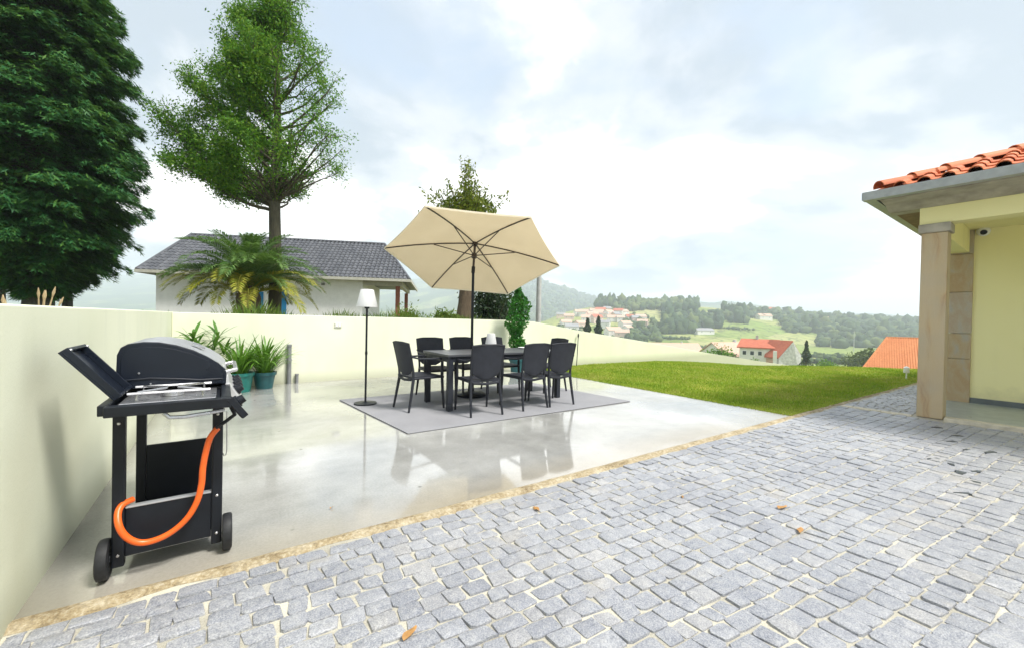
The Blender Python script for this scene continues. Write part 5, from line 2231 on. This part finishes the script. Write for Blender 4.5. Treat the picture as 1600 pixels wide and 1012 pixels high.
# concrete utility pole beyond the wall
ux, uy = place(841, 15.0)
up_ = thing('utility_pole', 'pale grey concrete pole beyond the wall, just right of the umbrella', 'pole', (ux, uy, -0.6))
m1 = MB()
m1.tube([(0, 0, -0.5), (0, 0, 4.45)], [0.11, 0.085], 12)
m1.build('pole', UPOLE, up_, smooth=True)
m1 = MB()
m1.box((0, -0.10, 3.9), (0.12, 0.07, 0.22))
m1.build('junction_box', GREYPVC, up_, bevel=0.01)


# ================================================================== NEIGHBOUR'S HOUSE (white, dark roof)
PL, PR = far_pt(243, 21.0), far_pt(640, 23.4)
ev = (PR - PL).normalized()
nv = Vector((-ev.y, ev.x, 0))
if nv.dot(_fh) < 0:
    nv = -nv
nh_rz = math.atan2(ev.y, ev.x)
GZ = 0.55
nh = thing('white_house', 'single storey white house with dark ribbed tile roof and blue shutters behind the palm', 'house', (PL.x, PL.y, GZ), nh_rz)


def fac(px, py, depth=0.0):
    """photo pixel -> (x along facade, z) on the plane 'depth' metres behind the facade, local to the house"""
    d = ray(px, py)
    o = PL + nv * depth - Vector((0, 0, EYE))
    t = Vector((o.x, o.y, 0)).dot(nv) / d.dot(nv)
    h_ = Vector((0, 0, EYE)) + d * t
    return (h_ - PL).dot(ev), h_.z - GZ


def nb(name, p, q, mat, bev=0.0, parent=nh):
    m_ = MB()
    m_.box2(p, q)
    return m_.build(name, mat, parent, bevel=bev)


x_end = fac(566, 470)[0]
x_post = fac(621, 470)[0]
x_eL, z_eL = fac(213, 421, -0.6)
x_eR, z_eR = fac(640, 440, -0.6)
z_ev = (z_eL + z_eR) / 2
DEP = 7.2
x_rL, z_rL = fac(300, 366, DEP / 2)
x_rR, z_rR = fac(601, 383, DEP / 2)
z_rd = (z_rL + z_rR) / 2
z_w = z_ev + 0.02
nb('house_wall', (0, 0.0, -0.6), (x_end, DEP, z_w), WHITEW)
nb('veranda_beam', (x_end + 0.003, 0.02, z_w - 0.32), (x_eR - 0.45, 0.24, z_w - 0.003), FASCIA)
nb('veranda_beam', (x_eR - 0.69, 0.243, z_w - 0.32), (x_eR - 0.46, DEP, z_w - 0.003), FASCIA)
nb('veranda_post', (x_post - 0.12, 0.03, -0.6), (x_post + 0.12, 0.25, z_w - 0.323), REDPOST, 0.01)
nb('veranda_post', (x_post - 0.12, DEP - 0.3, -0.6), (x_post + 0.12, DEP - 0.08, z_w - 0.323), REDPOST, 0.01)
for (pa, pb, ztop_, nm) in ((398, 412, 456, 'shutter'), (437, 448, 452, 'shutter')):
    xa, zt2 = fac(pa, ztop_)
    xb, _ = fac(pb, ztop_)
    sh_ = nb(nm, (xa, -0.05, 0.15), (xb, -0.003, zt2), BLUEP, 0.006)
    for k in range(3):
        zc = 0.3 + (zt2 - 0.35) * (k + 0.5) / 3
        nb('shutter_panel', (xa + 0.05, -0.062, zc - 0.22), (xb - 0.05, -0.052, zc + 0.22), BLUEP, 0.004, sh_)
xa, zt2 = fac(414, 456)
xb, _ = fac(436, 456)
dr = nb('door', (xa, -0.02, 0.1), (xb, -0.003, zt2), WHITEP, 0.004)
xa, za = fac(505, 446)
m1 = MB()
m1.box((xa, -0.03, z_w - 0.35), (0.18, 0.06, 0.12))
m1.build('wall_lamp', GREYPVC, nh, bevel=0.01)
# roof
y0r, y1r = -0.6, DEP + 0.6
th_ = 0.14
x0r, x1r = x_eL, x_eR
yr = DEP / 2
m1 = MB()
m1.add([(x0r, y0r, z_ev), (x1r, y0r, z_ev), (x1r, y1r, z_ev), (x0r, y1r, z_ev), (x_rL, yr, z_rd), (x_rR, yr, z_rd),
        (x0r, y0r, z_ev + .05), (x1r, y0r, z_ev + .05), (x1r, y1r, z_ev + .05), (x0r, y1r, z_ev + .05)],
       [(3, 2, 1, 0), (0, 1, 7, 6), (1, 2, 8, 7), (2, 3, 9, 8), (3, 0, 6, 9), (6, 7, 5, 4), (7, 8, 5), (8, 9, 4, 5), (9, 6, 4)], tone=0.4)
nroof = m1.build('roof', SLATE, nh)
m1 = MB()
m1.box2((x0r - 0.04, y0r - 0.09, z_ev - 0.09), (x1r + 0.04, y0r - 0.002, z_ev + 0.06))
m1.box2((x1r + 0.002, y0r, z_ev - 0.09), (x1r + 0.09, y1r, z_ev + 0.06))
m1.box2((x0r - 0.09, y0r, z_ev - 0.09), (x0r - 0.002, y1r, z_ev + 0.06))
m1.build('eave_gutter', FASCIA, nroof)
# rows of tiles: raised ribs running up each slope, broken into overlapping tiles
ribs = MB()


def slope_tiles(mb_, A, B, C, D_, step=0.24, tl=0.42):
    """A,B eave ends; D_,C ridge ends above them. Tile ribs run up the slope."""
    A, B, C, D_ = Vector(A), Vector(B), Vector(C), Vector(D_)
    e = (B - A)
    L = e.length
    e.normalize()
    up0 = (D_ - A) - e * (D_ - A).dot(e)
    S = up0.length
    up0.normalize()
    nn = e.cross(up0)
    if nn.z < 0:
        nn = -nn
    dA = (D_ - A).dot(e)
    dB = L - (C - A).dot(e)
    k = 0
    x = step / 2
    while x < L:
        smax = S
        if dA > 0.01:
            smax = min(smax, S * x / dA)
        if dB > 0.01:
            smax = min(smax, S * (L - x) / dB)
        s = -0.04
        while s < smax - 0.02:
            s2 = min(s + tl, smax)
            w0, w1 = 0.085, 0.07
            pts = []
            for ss, w_, lift in ((s, w0, 0.028), (s2, w1, 0.0)):
                o_ = A + e * x + up0 * ss + nn * (0.012 + lift)
                pts += [o_ - e * w_ * 1.35 - nn * 0.01, o_ - e * w_ * 0.6 + nn * 0.05, o_ + e * w_ * 0.6 + nn * 0.05, o_ + e * w_ * 1.35 - nn * 0.01]
            mb_.add(pts, [(0, 1, 5, 4), (1, 2, 6, 5), (2, 3, 7, 6), (3, 2, 1, 0)], tone=random.random())
            s += tl - 0.05
        x += step


ra, rb_ = (x_rL, yr, z_rd), (x_rR, yr, z_rd)
ze = z_ev + 0.05
slope_tiles(ribs, (x0r, y0r, ze), (x1r, y0r, ze), rb_, ra)
slope_tiles(ribs, (x0r, y1r, ze), (x0r, y0r, ze), ra, ra)
slope_tiles(ribs, (x1r, y0r, ze), (x1r, y1r, ze), rb_, rb_)
stuff(ribs.build('roof_tiles', SLATE, nroof))
m1 = MB()
for a_, b_ in (((x0r, y0r, ze), ra), ((x1r, y0r, ze), rb_), (ra, rb_), ((x0r, y1r, ze), ra), ((x1r, y1r, ze), rb_)):
    m1.tube([Vector(a_) + Vector((0, 0, .03)), Vector(b_) + Vector((0, 0, .05))], 0.075, 6)
m1.tone = [0.5] * len(m1.v)
m1.build('ridge', SLATE, nroof)


# ================================================================== FAR VALLEY
def far_house(u, D, w, d, h, rh, rz, wall, roofm, label, z=None, wins=2, gable=True, name='valley_house', group='houses across the valley', chim=False):
    p = far_pt(u, D)
    z = terr_h(u, D) - 0.3 if z is None else z
    t = thing(name, label, 'house', (p.x, p.y, z), rz, group)
    m_ = MB()
    m_.box((0, 0, h / 2 - 1), (w, d, h + 2))
    if gable:
        m_.add([(-w / 2, -d / 2, h + .002), (-w / 2, d / 2, h + .002), (-w / 2, 0, h + rh), (-w / 2 + .25, -d / 2, h + .002), (-w / 2 + .25, d / 2, h + .002), (-w / 2 + .25, 0, h + rh)], [(0, 2, 1), (3, 4, 5), (0, 3, 5, 2), (1, 2, 5, 4)])
        m_.add([(w / 2, -d / 2, h + .002), (w / 2, d / 2, h + .002), (w / 2, 0, h + rh), (w / 2 - .25, -d / 2, h + .002), (w / 2 - .25, d / 2, h + .002), (w / 2 - .25, 0, h + rh)], [(0, 1, 2), (3, 5, 4), (0, 2, 5, 3), (1, 4, 5, 2)])
    m_.build('wall', wall, t)
    m_ = MB()
    o = 0.5
    rx = w / 2 + o if gable else max(0.3, w / 2 - d / 2)
    zl = h - o * rh / (d / 2)
    v_ = [(-w / 2 - o, -d / 2 - o, zl), (w / 2 + o, -d / 2 - o, zl), (w / 2 + o, d / 2 + o, zl), (-w / 2 - o, d / 2 + o, zl), (-rx, 0, h + rh), (rx, 0, h + rh)]
    v_ = [(a, b, c + .1) for a, b, c in v_] + [(a, b, c + 0.36) for a, b, c in v_]
    m_.add(v_, [(0, 4, 5, 1), (2, 5, 4, 3), (6, 7, 11, 10), (8, 9, 10, 11), (0, 1, 7, 6), (2, 3, 9, 8), (1, 5, 11, 7), (5, 2, 8, 11), (3, 4, 10, 9), (4, 0, 6, 10)]
           + ([] if gable else [(7, 8, 11), (9, 6, 10), (1, 2, 5), (3, 0, 4)]))
    rf = m_.build('roof', roofm, t)
    if chim:
        m_ = MB()
        m_.box((w * 0.18, 0.2, h + rh + 0.35), (0.8, 0.8, 1.5))
        m_.build('chimney', FGREYW, rf)
    for k in range(wins):
        xw = -w / 2 + w * (k + 0.5) / wins
        m_ = MB()
        m_.box((xw, -d / 2 - 0.02, h * 0.62), (min(1.3, w / wins * .5), 0.12, 1.3))
        wf = m_.build('window', WHITEP, t)
        m_ = MB()
        m_.box((xw, -d / 2 - 0.085, h * 0.62), (min(1.1, w / wins * .42), 0.02, 1.1))
        m_.build('pane', WINGL, wf)
    for s in (-1, 1):
        m_ = MB()
        m_.box((s * (w / 2 + 0.01), 0, h * 0.62), (0.10, 1.2, 1.3))
        wf = m_.build('window', WHITEP, t)
        m_ = MB()
        m_.box((s * (w / 2 + 0.07), 0, h * 0.62), (0.02, 1.0, 1.1))
        m_.build('pane', WINGL, wf)
    return t


class Frame:
    """a house frame: origin on pixel column u at distance D, local y pointing away along that sight line"""
    def __init__(self, u, D, z):
        p = far_pt(u, D)
        self.o = Vector((p.x, p.y, z))
        self.n = Vector((p.x, p.y, 0)).normalized()
        self.e = Vector((self.n.y, -self.n.x, 0))
        self.rz = math.atan2(self.e.y, self.e.x)

    def loc(self, px, py, y=0.0):
        d = ray(px, py)
        o = self.o + self.n * y - Vector((0, 0, EYE))
        t = Vector((o.x, o.y, 0)).dot(self.n) / d.dot(self.n)
        h_ = Vector((0, 0, EYE)) + d * t
        return Vector(((h_ - self.o).dot(self.e), y, h_.z - self.o.z))


rzh = math.atan2(_r.y, _r.x)


def slab(mb_, pts, t_=0.3):
    pts = [Vector(p) for p in pts]
    mb_.add(pts + [p + Vector((0, 0, -t_)) for p in pts], [tuple(range(len(pts))), tuple(reversed(range(len(pts), 2 * len(pts))))] +
            [(i, len(pts) + i, len(pts) + (i + 1) % len(pts), (i + 1) % len(pts)) for i in range(len(pts))])


# red-roofed house just below the lawn: long main wing, cross wing ending in a pale stone gable
fr_ = Frame(1200, 115.0, -11.0)
rh_ = thing('red_roof_house', 'house with long red tile roof and pale stone gable just below the lawn edge', 'house', fr_.o, fr_.rz)
e1, e2 = fr_.loc(1151, 541, 0), fr_.loc(1200, 543, 0)
k1, k2_ = fr_.loc(1158, 528, 4.5), fr_.loc(1206, 530, 4.5)
m1 = MB()
m1.box2((e1.x + 0.7, 0.6, -3), (e2.x + 1, 8.4, e1.z - 0.1))
m1.build('wall', FWHITE, rh_)
m1 = MB()
zE, zK = (e1.z + e2.z) / 2, (k1.z + k2_.z) / 2
slab(m1, [(e1.x, 0, zE), (e2.x + 2, 0, zE), (k2_.x + 2, 4.5, zK), (k1.x, 4.5, zK)])
slab(m1, [(k1.x, 4.5, zK), (k2_.x + 2, 4.5, zK), (e2.x + 2, 9, zE), (e1.x, 9, zE)])
main_rf = m1.build('roof', FTILE_RED, rh_)
m1 = MB()
c_ = fr_.loc(1183, 526, 4.5)
m1.box((c_.x, 4.5, zK + 0.4), (0.7, 0.7, 1.3))
m1.build('chimney', FGREYW, main_rf)
ax = fr_.loc(1202, 530, 3.0)          # far end of the cross-wing ridge
bx2 = fr_.loc(1239, 532, -1.0)        # gable peak
gL = fr_.loc(1216, 558, -2.6)         # gable eave, near side
gR = fr_.loc(1251, 553, 2.2)          # gable eave, far side
vL = fr_.loc(1194, 556, 0.2)          # eave where the cross wing leaves the main roof
m1 = MB()
slab(m1, [vL, gL, bx2, ax])
slab(m1, [ax, bx2, gR, gR + Vector((-6.0, 4.0, 0))])
m1.build('roof', FTILE_RED, rh_)
m1 = MB()
dz = Vector((0.12, 0.0, -0.32))
poly = [Vector((gL.x, gL.y, -3)) + dz, Vector((gR.x, gR.y, -3)) + dz, gR + dz, bx2 + dz, gL + dz]
m1.add(poly + [p + Vector((-0.4, 0.25, 0)) for p in poly], [(0, 1, 2, 3, 4), (9, 8, 7, 6, 5)] + [(i, 5 + i, 5 + (i + 1) % 5, (i + 1) % 5) for i in range(5)])
gw = m1.build('gable_wall', FGREYW, rh_)
dirg = (gR - gL)
dirg.z = 0
dirg.normalize()
outg = Vector((dirg.y, -dirg.x, 0)) * 0.08
for (fx, fz) in ((0.30, -2.4), (0.70, -2.4), (0.58, 0.2)):
    b = gL.lerp(gR, fx)
    c_ = Vector((b.x, b.y, gL.z + fz - 0.2)) + outg + Vector((.12, 0, 0))
    m1 = MB()
    w_ = dirg * 0.5
    hv_ = Vector((0, 0, 0.65))
    q = [c_ - w_ - hv_, c_ + w_ - hv_, c_ + w_ + hv_, c_ - w_ + hv_]
    m1.add(q + [p - outg for p in q], [(0, 1, 2, 3), (0, 4, 5, 1), (1, 5, 6, 2), (2, 6, 7, 3), (3, 7, 4, 0)])
    m1.build('window', WINGL, gw)
m1 = MB()
m1.add([Vector((vL.x + .5, vL.y + .2, -3)), Vector((gL.x + .05, gL.y + .3, -3)), Vector((gL.x + .05, gL.y + .3, gL.z - .4)), Vector((vL.x + .5, vL.y + .2, vL.z - .4)),
        Vector((vL.x + .8, vL.y + 1.2, -3)), Vector((gL.x + .35, gL.y + 1.3, -3)), Vector((gL.x + .35, gL.y + 1.3, gL.z - .4)), Vector((vL.x + .8, vL.y + 1.2, vL.z - .4))],
       [(0, 1, 2, 3), (7, 6, 5, 4), (3, 2, 6, 7), (0, 3, 7, 4), (1, 5, 6, 2)])
m1.build('wall', FTILE_PK, rh_)
c_ = fr_.loc(1211, 550, -3.4)
m1 = MB()
m1.box2((c_.x - 0.45, -3.9, -2.5), (c_.x + 0.45, -3.1, c_.z + 0.4))
m1.build('chimney_stack', FWHITE, rh_)
for k in range(3):
    m1 = MB()
    xk_ = e1.x + 2 + k * (e2.x - e1.x - 2) / 3
    m1.box((xk_, 0.56, zE - 1.7), (1.1, 0.1, 1.3))
    wf = m1.build('window', WHITEP, rh_)
    m1 = MB()
    m1.box((xk_, 0.50, zE - 1.7), (0.9, 0.02, 1.1))
    m1.build('pane', WINGL, wf)

# orange hipped roof right behind the lawn by the stone column
fo = Frame(1350, 44.0, -5.5)
oh = thing('orange_roof_house', 'low house with plain orange hipped roof showing over the lawn beside the stone column', 'house', fo.o, fo.rz)
A_ = fo.loc(1346, 577, 0)
K_ = fo.loc(1386, 526.5, 4.5)
ez_, rz2_ = A_.z, K_.z
xL_, xRidge = A_.x, K_.x
m1 = MB()
m1.box2((xL_ + 0.5, 0.6, -0.5), (11.5, 8.4, ez_ - 0.15))
m1.build('wall', FWHITE, oh)
m1 = MB()
XR_ = 13.0
V_ = [(xL_, 0, ez_), (XR_, 0, ez_), (XR_, 9, ez_), (xL_ + 1.0, 9, ez_), (xRidge, 4.5, rz2_), (XR_ - 4, 4.5, rz2_)]
m1.add(V_, [(0, 1, 5, 4), (1, 2, 5), (2, 3, 4, 5), (3, 0, 4), (3, 2, 1, 0)])
orf = m1.build('roof', FTILE_OR, oh)
m1 = MB()
nx_ = 64
for i in range(nx_):
    x = xL_ + 0.15 + (XR_ - xL_ - 0.3) * i / nx_
    t_ = min(1.0, (x - xL_) / (xRidge - xL_), (XR_ - x) / 4.0)
    if t_ > 0.03:
        m1.bar((x, -0.03, ez_ + 0.02), (x, 4.5 * t_, ez_ + (rz2_ - ez_) * t_ + 0.02), 0.12, 0.05)
stuff(m1.build('roof_tiles', FTILE_OR, orf))
m1 = MB()
for a_, b_ in ((V_[0], V_[4]), (V_[4], V_[5]), (V_[1], V_[5])):
    m1.tube([a_, b_], 0.10, 6)
m1.build('ridge', FTILE_OR, orf)
for k in range(3):
    m1 = MB()
    m1.box((xL_ + 2.2 + k * 3, 0.57, ez_ - 1.6), (1.1, 0.06, 1.3))
    wf = m1.build('window', WHITEP, oh)
    m1 = MB()
    m1.box((xL_ + 2.2 + k * 3, 0.53, ez_ - 1.6), (0.9, 0.02, 1.1))
    m1.build('pane', WINGL, wf)

# village houses: (u, D, w, d, h, roof h, rz offset, wall, roof, label)
VH = [
    (958, 330, 16, 11, 6, 3.5, 0.3, FWHITE, FTILE_PK, 'low white village house with faded pink roof right of the dark conifers'),
    (944, 420, 13, 9, 7, 3, -0.4, FWHITE, FTILE_GR, 'white village house with grey roof above the dark conifers'),
    (977, 400, 14, 9, 8, 3, 0.5, FWHITE, FTILE_PK, 'bright white village house right of centre on the village slope'),
    (925, 520, 14, 10, 7, 3, 0.2, FPINK, FTILE_PK, 'pinkish village house high on the slope left of the hilltop trees'),
    (938, 600, 13, 10, 7, 3, -0.3, FWHITE, FTILE_RED, 'small white village house with red roof near the top of the slope'),
    (908, 430, 15, 10, 6, 3, 0.5, FPINK, FTILE_PK, 'pale pink village house left behind the dark conifer pair'),
    (893, 360, 14, 10, 6, 3, 0.1, FWHITE, FTILE_GR, 'grey roofed village house behind the round dark tree'),
    (1012, 300, 15, 11, 5, 3, -0.2, FWHITE, FTILE_GR, 'long pale village house at the edge of the fields'),
    (1052, 215, 22, 10, 5.5, 4, 0.15, FWHITE, FTILE_PK, 'broad house with faded red roof low above the sloping wall top'),
    (1022, 190, 14, 10, 5, 3, -0.3, FWHITE, FTILE_GR, 'white house with grey roof low above the wall beside the dark bush'),
    (1000, 470, 13, 9, 6, 3, 0.2, FWHITE, FTILE_PK, 'white house at the foot of the wooded knoll'),
    (1070, 640, 16, 10, 6, 3, 0.4, FWHITE, FTILE_PK, 'white farmhouse between the dark woods on the hill'),
    (1193, 700, 18, 10, 6, 3, 0.1, FWHITE, FTILE_PK, 'long white farmhouse by the fields left of the big wood'),
    (1205, 830, 15, 10, 7, 3, -0.2, FPINK, FTILE_RED, 'small pink farmhouse on the hilltop left of the big wood'),
    (1140, 135, 12, 9, 5.5, 3, 0.4, FWHITE, FTILE_PK, 'white house half hidden behind the bush left of the red roofed house'),
    (951, 660, 12, 9, 7, 3, 0.6, FWHITE, FTILE_PK, 'tall white house highest in the village beside the hilltop trees'),
    (966, 560, 12, 9, 6, 3, -0.5, FWHITE, FTILE_RED, 'white house with red roof under the hilltop trees'),
    (880, 1500, 16, 12, 9, 4, 0, FWHITE, FTILE_GR, 'tiny white house on the blue far hillside nearest the utility pole'),
    (898, 1600, 18, 12, 9, 4, 0.3, FWHITE, FTILE_GR, 'tiny white house on the blue far hillside, further from the utility pole'),
    (1099, 560, 20, 10, 4, 2.5, 0.2, FWHITE, FTILE_GR, 'low grey roofed farm shed among the mid valley fields'),
    (932, 480, 13, 9, 7, 3, 0.4, FPINK, FTILE_RED, 'pink house with red roof in the middle of the village slope'),
    (916, 640, 12, 9, 6, 3, -0.2, FWHITE, FTILE_PK, 'white house highest at the left edge of the village'),
    (986, 470, 13, 9, 6, 3, 0.1, FWHITE, FTILE_RED, 'white house with red roof left of the wooded knoll foot'),
    (972, 300, 14, 10, 6, 3, -0.2, FPINK, FTILE_PK, 'pinkish house lowest in the village, just over the wall top'),
    (1290, 760, 14, 10, 6, 3, .2, FWHITE, FTILE_PK, 'white cottage in front of the big dark wood'),
]
for (u, D, w, d, h, rh2, a, wm, rm, lb) in VH:
    if u < 1011 and D < 605:
        D = D * 0.55 + 370
    far_house(u, D, w * 1.3, d * 1.2, h * 1.15, rh2 * 1.25, rzh + a, wm, rm, lb, chim=(D < 350))


tiny = [(884, 420), (889, 500), (902, 560), (912, 540), (921, 470), (928, 560), (935, 520), (941, 500), (949, 480), (955, 440), (962, 470), (969, 430), (974, 520), (981, 350), (993, 420), (1004, 390), (876, 600), (948, 590)]
for k, (u, D) in enumerate(tiny):
    D = D * 0.6 + 370
    far_house(u, D, random.uniform(11, 17), random.uniform(9, 12), random.uniform(5, 8), random.uniform(3, 4.2), rzh + random.uniform(-.6, .6), random.choice((FWHITE, FWHITE, FPINK)), random.choice((FTILE_PK, FTILE_PK, FTILE_GR, FTILE_PK)), 'tiny pale house crowded among the others on the village slope', group='crowded houses of the village slope')


def ico(sub=1):
    import bmesh as _b
    bm = _b.new()
    _b.ops.create_icosphere(bm, subdivisions=sub, radius=1)
    v = np.array([tuple(x.co) for x in bm.verts])
    f = np.array([[q.index for q in x.verts] for x in bm.faces], dtype=np.int32)
    bm.free()
    return v, f


ICO_V, ICO_F = ico(2)
FARV, FARF = {'d': [], 'l': []}, {'d': [], 'l': []}
FCNT = {'d': 0, 'l': 0}


def far_tree(kind, p, w, h):
    n_ = len(ICO_V)
    ph = rng.uniform(0, 6.28, 6)
    d = ICO_V
    bumpy = 1 + 0.16 * np.sin(5 * d[:, 0] + ph[0]) * np.sin(5 * d[:, 1] + ph[1]) + 0.14 * np.sin(6 * d[:, 2] + ph[2]) + rng.normal(size=n_) * 0.17
    v = d * bumpy[:, None] * np.array([w / 2, w / 2, h / 2])
    v[:, 2] += h * 0.45
    FARV[kind].append(v + np.array(p))
    FARF[kind].append(ICO_F + FCNT[kind])
    FCNT[kind] += n_


def wood_patch(kind, u0, u1, D0, D1_, n, w, h, tallf=0.12):
    for i in range(n):
        u = random.uniform(u0, u1)
        D = random.uniform(D0, D1_)
        p = far_pt(u, D)
        z = terr_h(u, D)
        s = random.uniform(0.7, 1.3)
        k = 1.5 if random.random() < tallf else 1.0
        far_tree(kind if random.random() < 0.8 else ('l' if kind == 'd' else 'd'), (p.x, p.y, z - 0.5), w * s, h * s * k)


wood_patch('d', 1225, 1470, 600, 1000, 900, 12, 11)          # the big wood on the right
wood_patch('d', 1280, 1470, 470, 620, 170, 10, 9)
wood_patch('l', 1380, 1450, 300, 420, 50, 9, 8)
wood_patch('d', 1035, 1085, 560, 720, 90, 13, 14, .3)         # dark clumps mid hill
wood_patch('d', 1085, 1125, 600, 680, 60, 12, 12)
wood_patch('d', 1130, 1165, 640, 740, 50, 12, 14, .3)
wood_patch('l', 960, 1085, 720, 860, 260, 12, 13)             # hilltop trees
wood_patch('d', 1075, 1090, 760, 800, 16, 10, 17)
wood_patch('l', 975, 1030, 480, 640, 80, 9, 8)
wood_patch('d', 930, 960, 780, 830, 30, 12, 15)
wood_patch('d', 1165, 1240, 700, 860, 90, 11, 9)
wood_patch('d', 740, 970, 1500, 2550, 1100, 24, 20)            # far blue hill
for (ua, ub, D, n) in ((1000, 1120, 360, 46), (1040, 1140, 440, 40), (990, 1080, 520, 36), (1120, 1230, 420, 36), (1180, 1330, 330, 40), (1090, 1190, 270, 30), (1210, 1420, 240, 40), (1060, 1180, 600, 30)):
    for i in range(n):                                        # hedgerows
        s = i / n
        u = ua + (ub - ua) * s + random.uniform(-2, 2)
        p = far_pt(u, D + 8 * math.sin(s * 5) + random.uniform(-3, 3))
        far_tree('d' if random.random() < .6 else 'l', (p.x, p.y, terr_h(u, D) - .3), random.uniform(3, 6), random.uniform(2.5, 5))
wood_patch('l', 860, 1010, 220, 640, 80, 7, 5)               # village trees
wood_patch('d', 860, 1010, 220, 640, 40, 7, 6)
for kind, mat, nm in (('d', L_FAR, 'valley_woodland'), ('l', L_FARL, 'valley_woodland')):
    stuff(np_mesh(nm, np.concatenate(FARV[kind]), np.concatenate(FARF[kind]), mat, smooth=False))


# nearer single trees in the valley: leaf clumps on a trunk
def valley_tree(label, u, D, h, w, mat, cone=False, n=1500, group='single trees down in the valley', z=None):
    p = far_pt(u, D)
    z = terr_h(u, D) - 0.3 if z is None else z
    t = thing('valley_tree', label, 'tree', (p.x, p.y, z), 0, group)
    m_ = MB()
    m_.tube([(0, 0, -0.5), (0, 0, h * 0.5), (0, 0, h * .92)], [w * 0.05, w * 0.035, 0.02], 7)
    m_.build('trunk', BARK_B, t)
    q = rng.random(n) ** (0.75 if cone else 1.0)
    if cone:
        zz_ = h * (0.06 + 0.94 * (1 - (1 - q) ** 0.75))
        rr = w / 2 * (1 - zz_ / h) * np.sqrt(rng.random(n)) * (0.85 + 0.3 * np.sin(zz_ * 2.2)) + 0.1
        a = rng.uniform(0, 2 * PI, n)
        P2 = np.stack([rr * np.cos(a), rr * np.sin(a), zz_ - rr * 0.15], 1)
    else:
        d_ = rand_dirs(n) * (rng.random(n) ** 0.4)[:, None]
        lob = 1 + 0.22 * np.sin(4 * d_[:, 0] + u) * np.sin(4 * d_[:, 1] + D) + 0.12 * np.sin(7 * d_[:, 2])
        P2 = d_ * lob[:, None] * np.array([w / 2, w / 2, h * 0.45])
        P2[:, 2] += h * 0.52
    sz = max(0.35, w * 0.085)
    V_, F_ = leaf_cloud(P2, sz, sz * 0.6)
    np_mesh('crown', V_, F_, mat, t)


valley_tree('left of two tall dark conifers standing behind the sloping wall', 918, 150, 18.5, 11.5, L_DARK, True, 3600)
valley_tree('right of two tall dark conifers standing behind the sloping wall', 935, 152, 19.5, 11.0, L_DARK, True, 3600)
valley_tree('round dark tree behind the wall left of the conifer pair', 895, 165, 13.5, 7.5, L_DARK)
valley_tree('dark round bush tree behind the wall between conifers and broad roof', 1003, 165, 11.0, 7.5, L_DARK)
valley_tree('green bushy tree left of the red roofed house, tallest of its clump', 1128, 88, 8.0, 5.5, L_TREE)
valley_tree('green bushy tree of the clump furthest left of the red roofed house', 1106, 86, 6.3, 5.5, L_TREE)
valley_tree('dark green tree touching the left wall of the red roofed house', 1146, 92, 6.2, 4.6, L_DARK)
valley_tree('small dark conifer just right of the red roofed house', 1261, 100, 9.6, 4.6, L_DARK, True)
valley_tree('small green shrub in the field right of the small conifer', 1293, 110, 5.4, 5.0, L_TREE)
valley_tree('green tree in front of the red roofed house under its white front', 1182, 94, 5.2, 4.2, L_TREE)
valley_tree('tall lone round tree on the hilltop above the fields', 1143, 690, 26, 15, L_FAR, False, 900)
valley_tree('narrow lone tree standing up from the hilltop woods', 1083, 800, 27, 9, L_FAR, False, 700)
valley_tree('lone tree on the ridge where the two hills meet', 952, 840, 24, 16, L_FAR, False, 800)
valley_tree('small slim tree among the village houses', 990, 330, 13, 6, L_DARK, False, 700)
valley_tree('pale green round tree left of the orange roof', 1362, 120, 9.5, 9, L_FARL, False, 1500)
valley_tree('smaller pale tree nearest the orange roof edge', 1340, 150, 8.5, 9, L_FARL, False, 1200)

# lattice-free slim mast in front of the wood
p = far_pt(1335, 420)
ms = thing('mast', 'thin pale mast in front of the dark wood', 'mast', (p.x, p.y, terr_h(1335, 420)), 0)
m1 = MB()
m1.tube([(0, 0, -1), (0, 0, 22)], [0.35, 0.2], 6)
m1.build('pole', UPOLE, ms)
m1 = MB()
m1.box((0, 0, 20.5), (2.2, 0.2, 0.25))
m1.build('crossbar', UPOLE, ms)

# ================================================================== AIR
hm = bpy.data.materials.new('valley_air')
hm.use_nodes = True
ht = hm.node_tree
for n in list(ht.nodes):
    ht.nodes.remove(n)
ho = ht.nodes.new('ShaderNodeOutputMaterial')
hv = ht.nodes.new('ShaderNodeVolumePrincipled')
hv.inputs['Color'].default_value = (0.83, 0.895, 1.0, 1)
hv.inputs['Density'].default_value = 0.00046
hv.inputs['Anisotropy'].default_value = 0.2
ht.links.new(hv.outputs[0], ho.inputs['Volume'])
hb_ = MB()
hb_.box2((-6200, -6200, -75), (6200, 6200, 310))
haze = stuff(hb_.build('haze', hm))
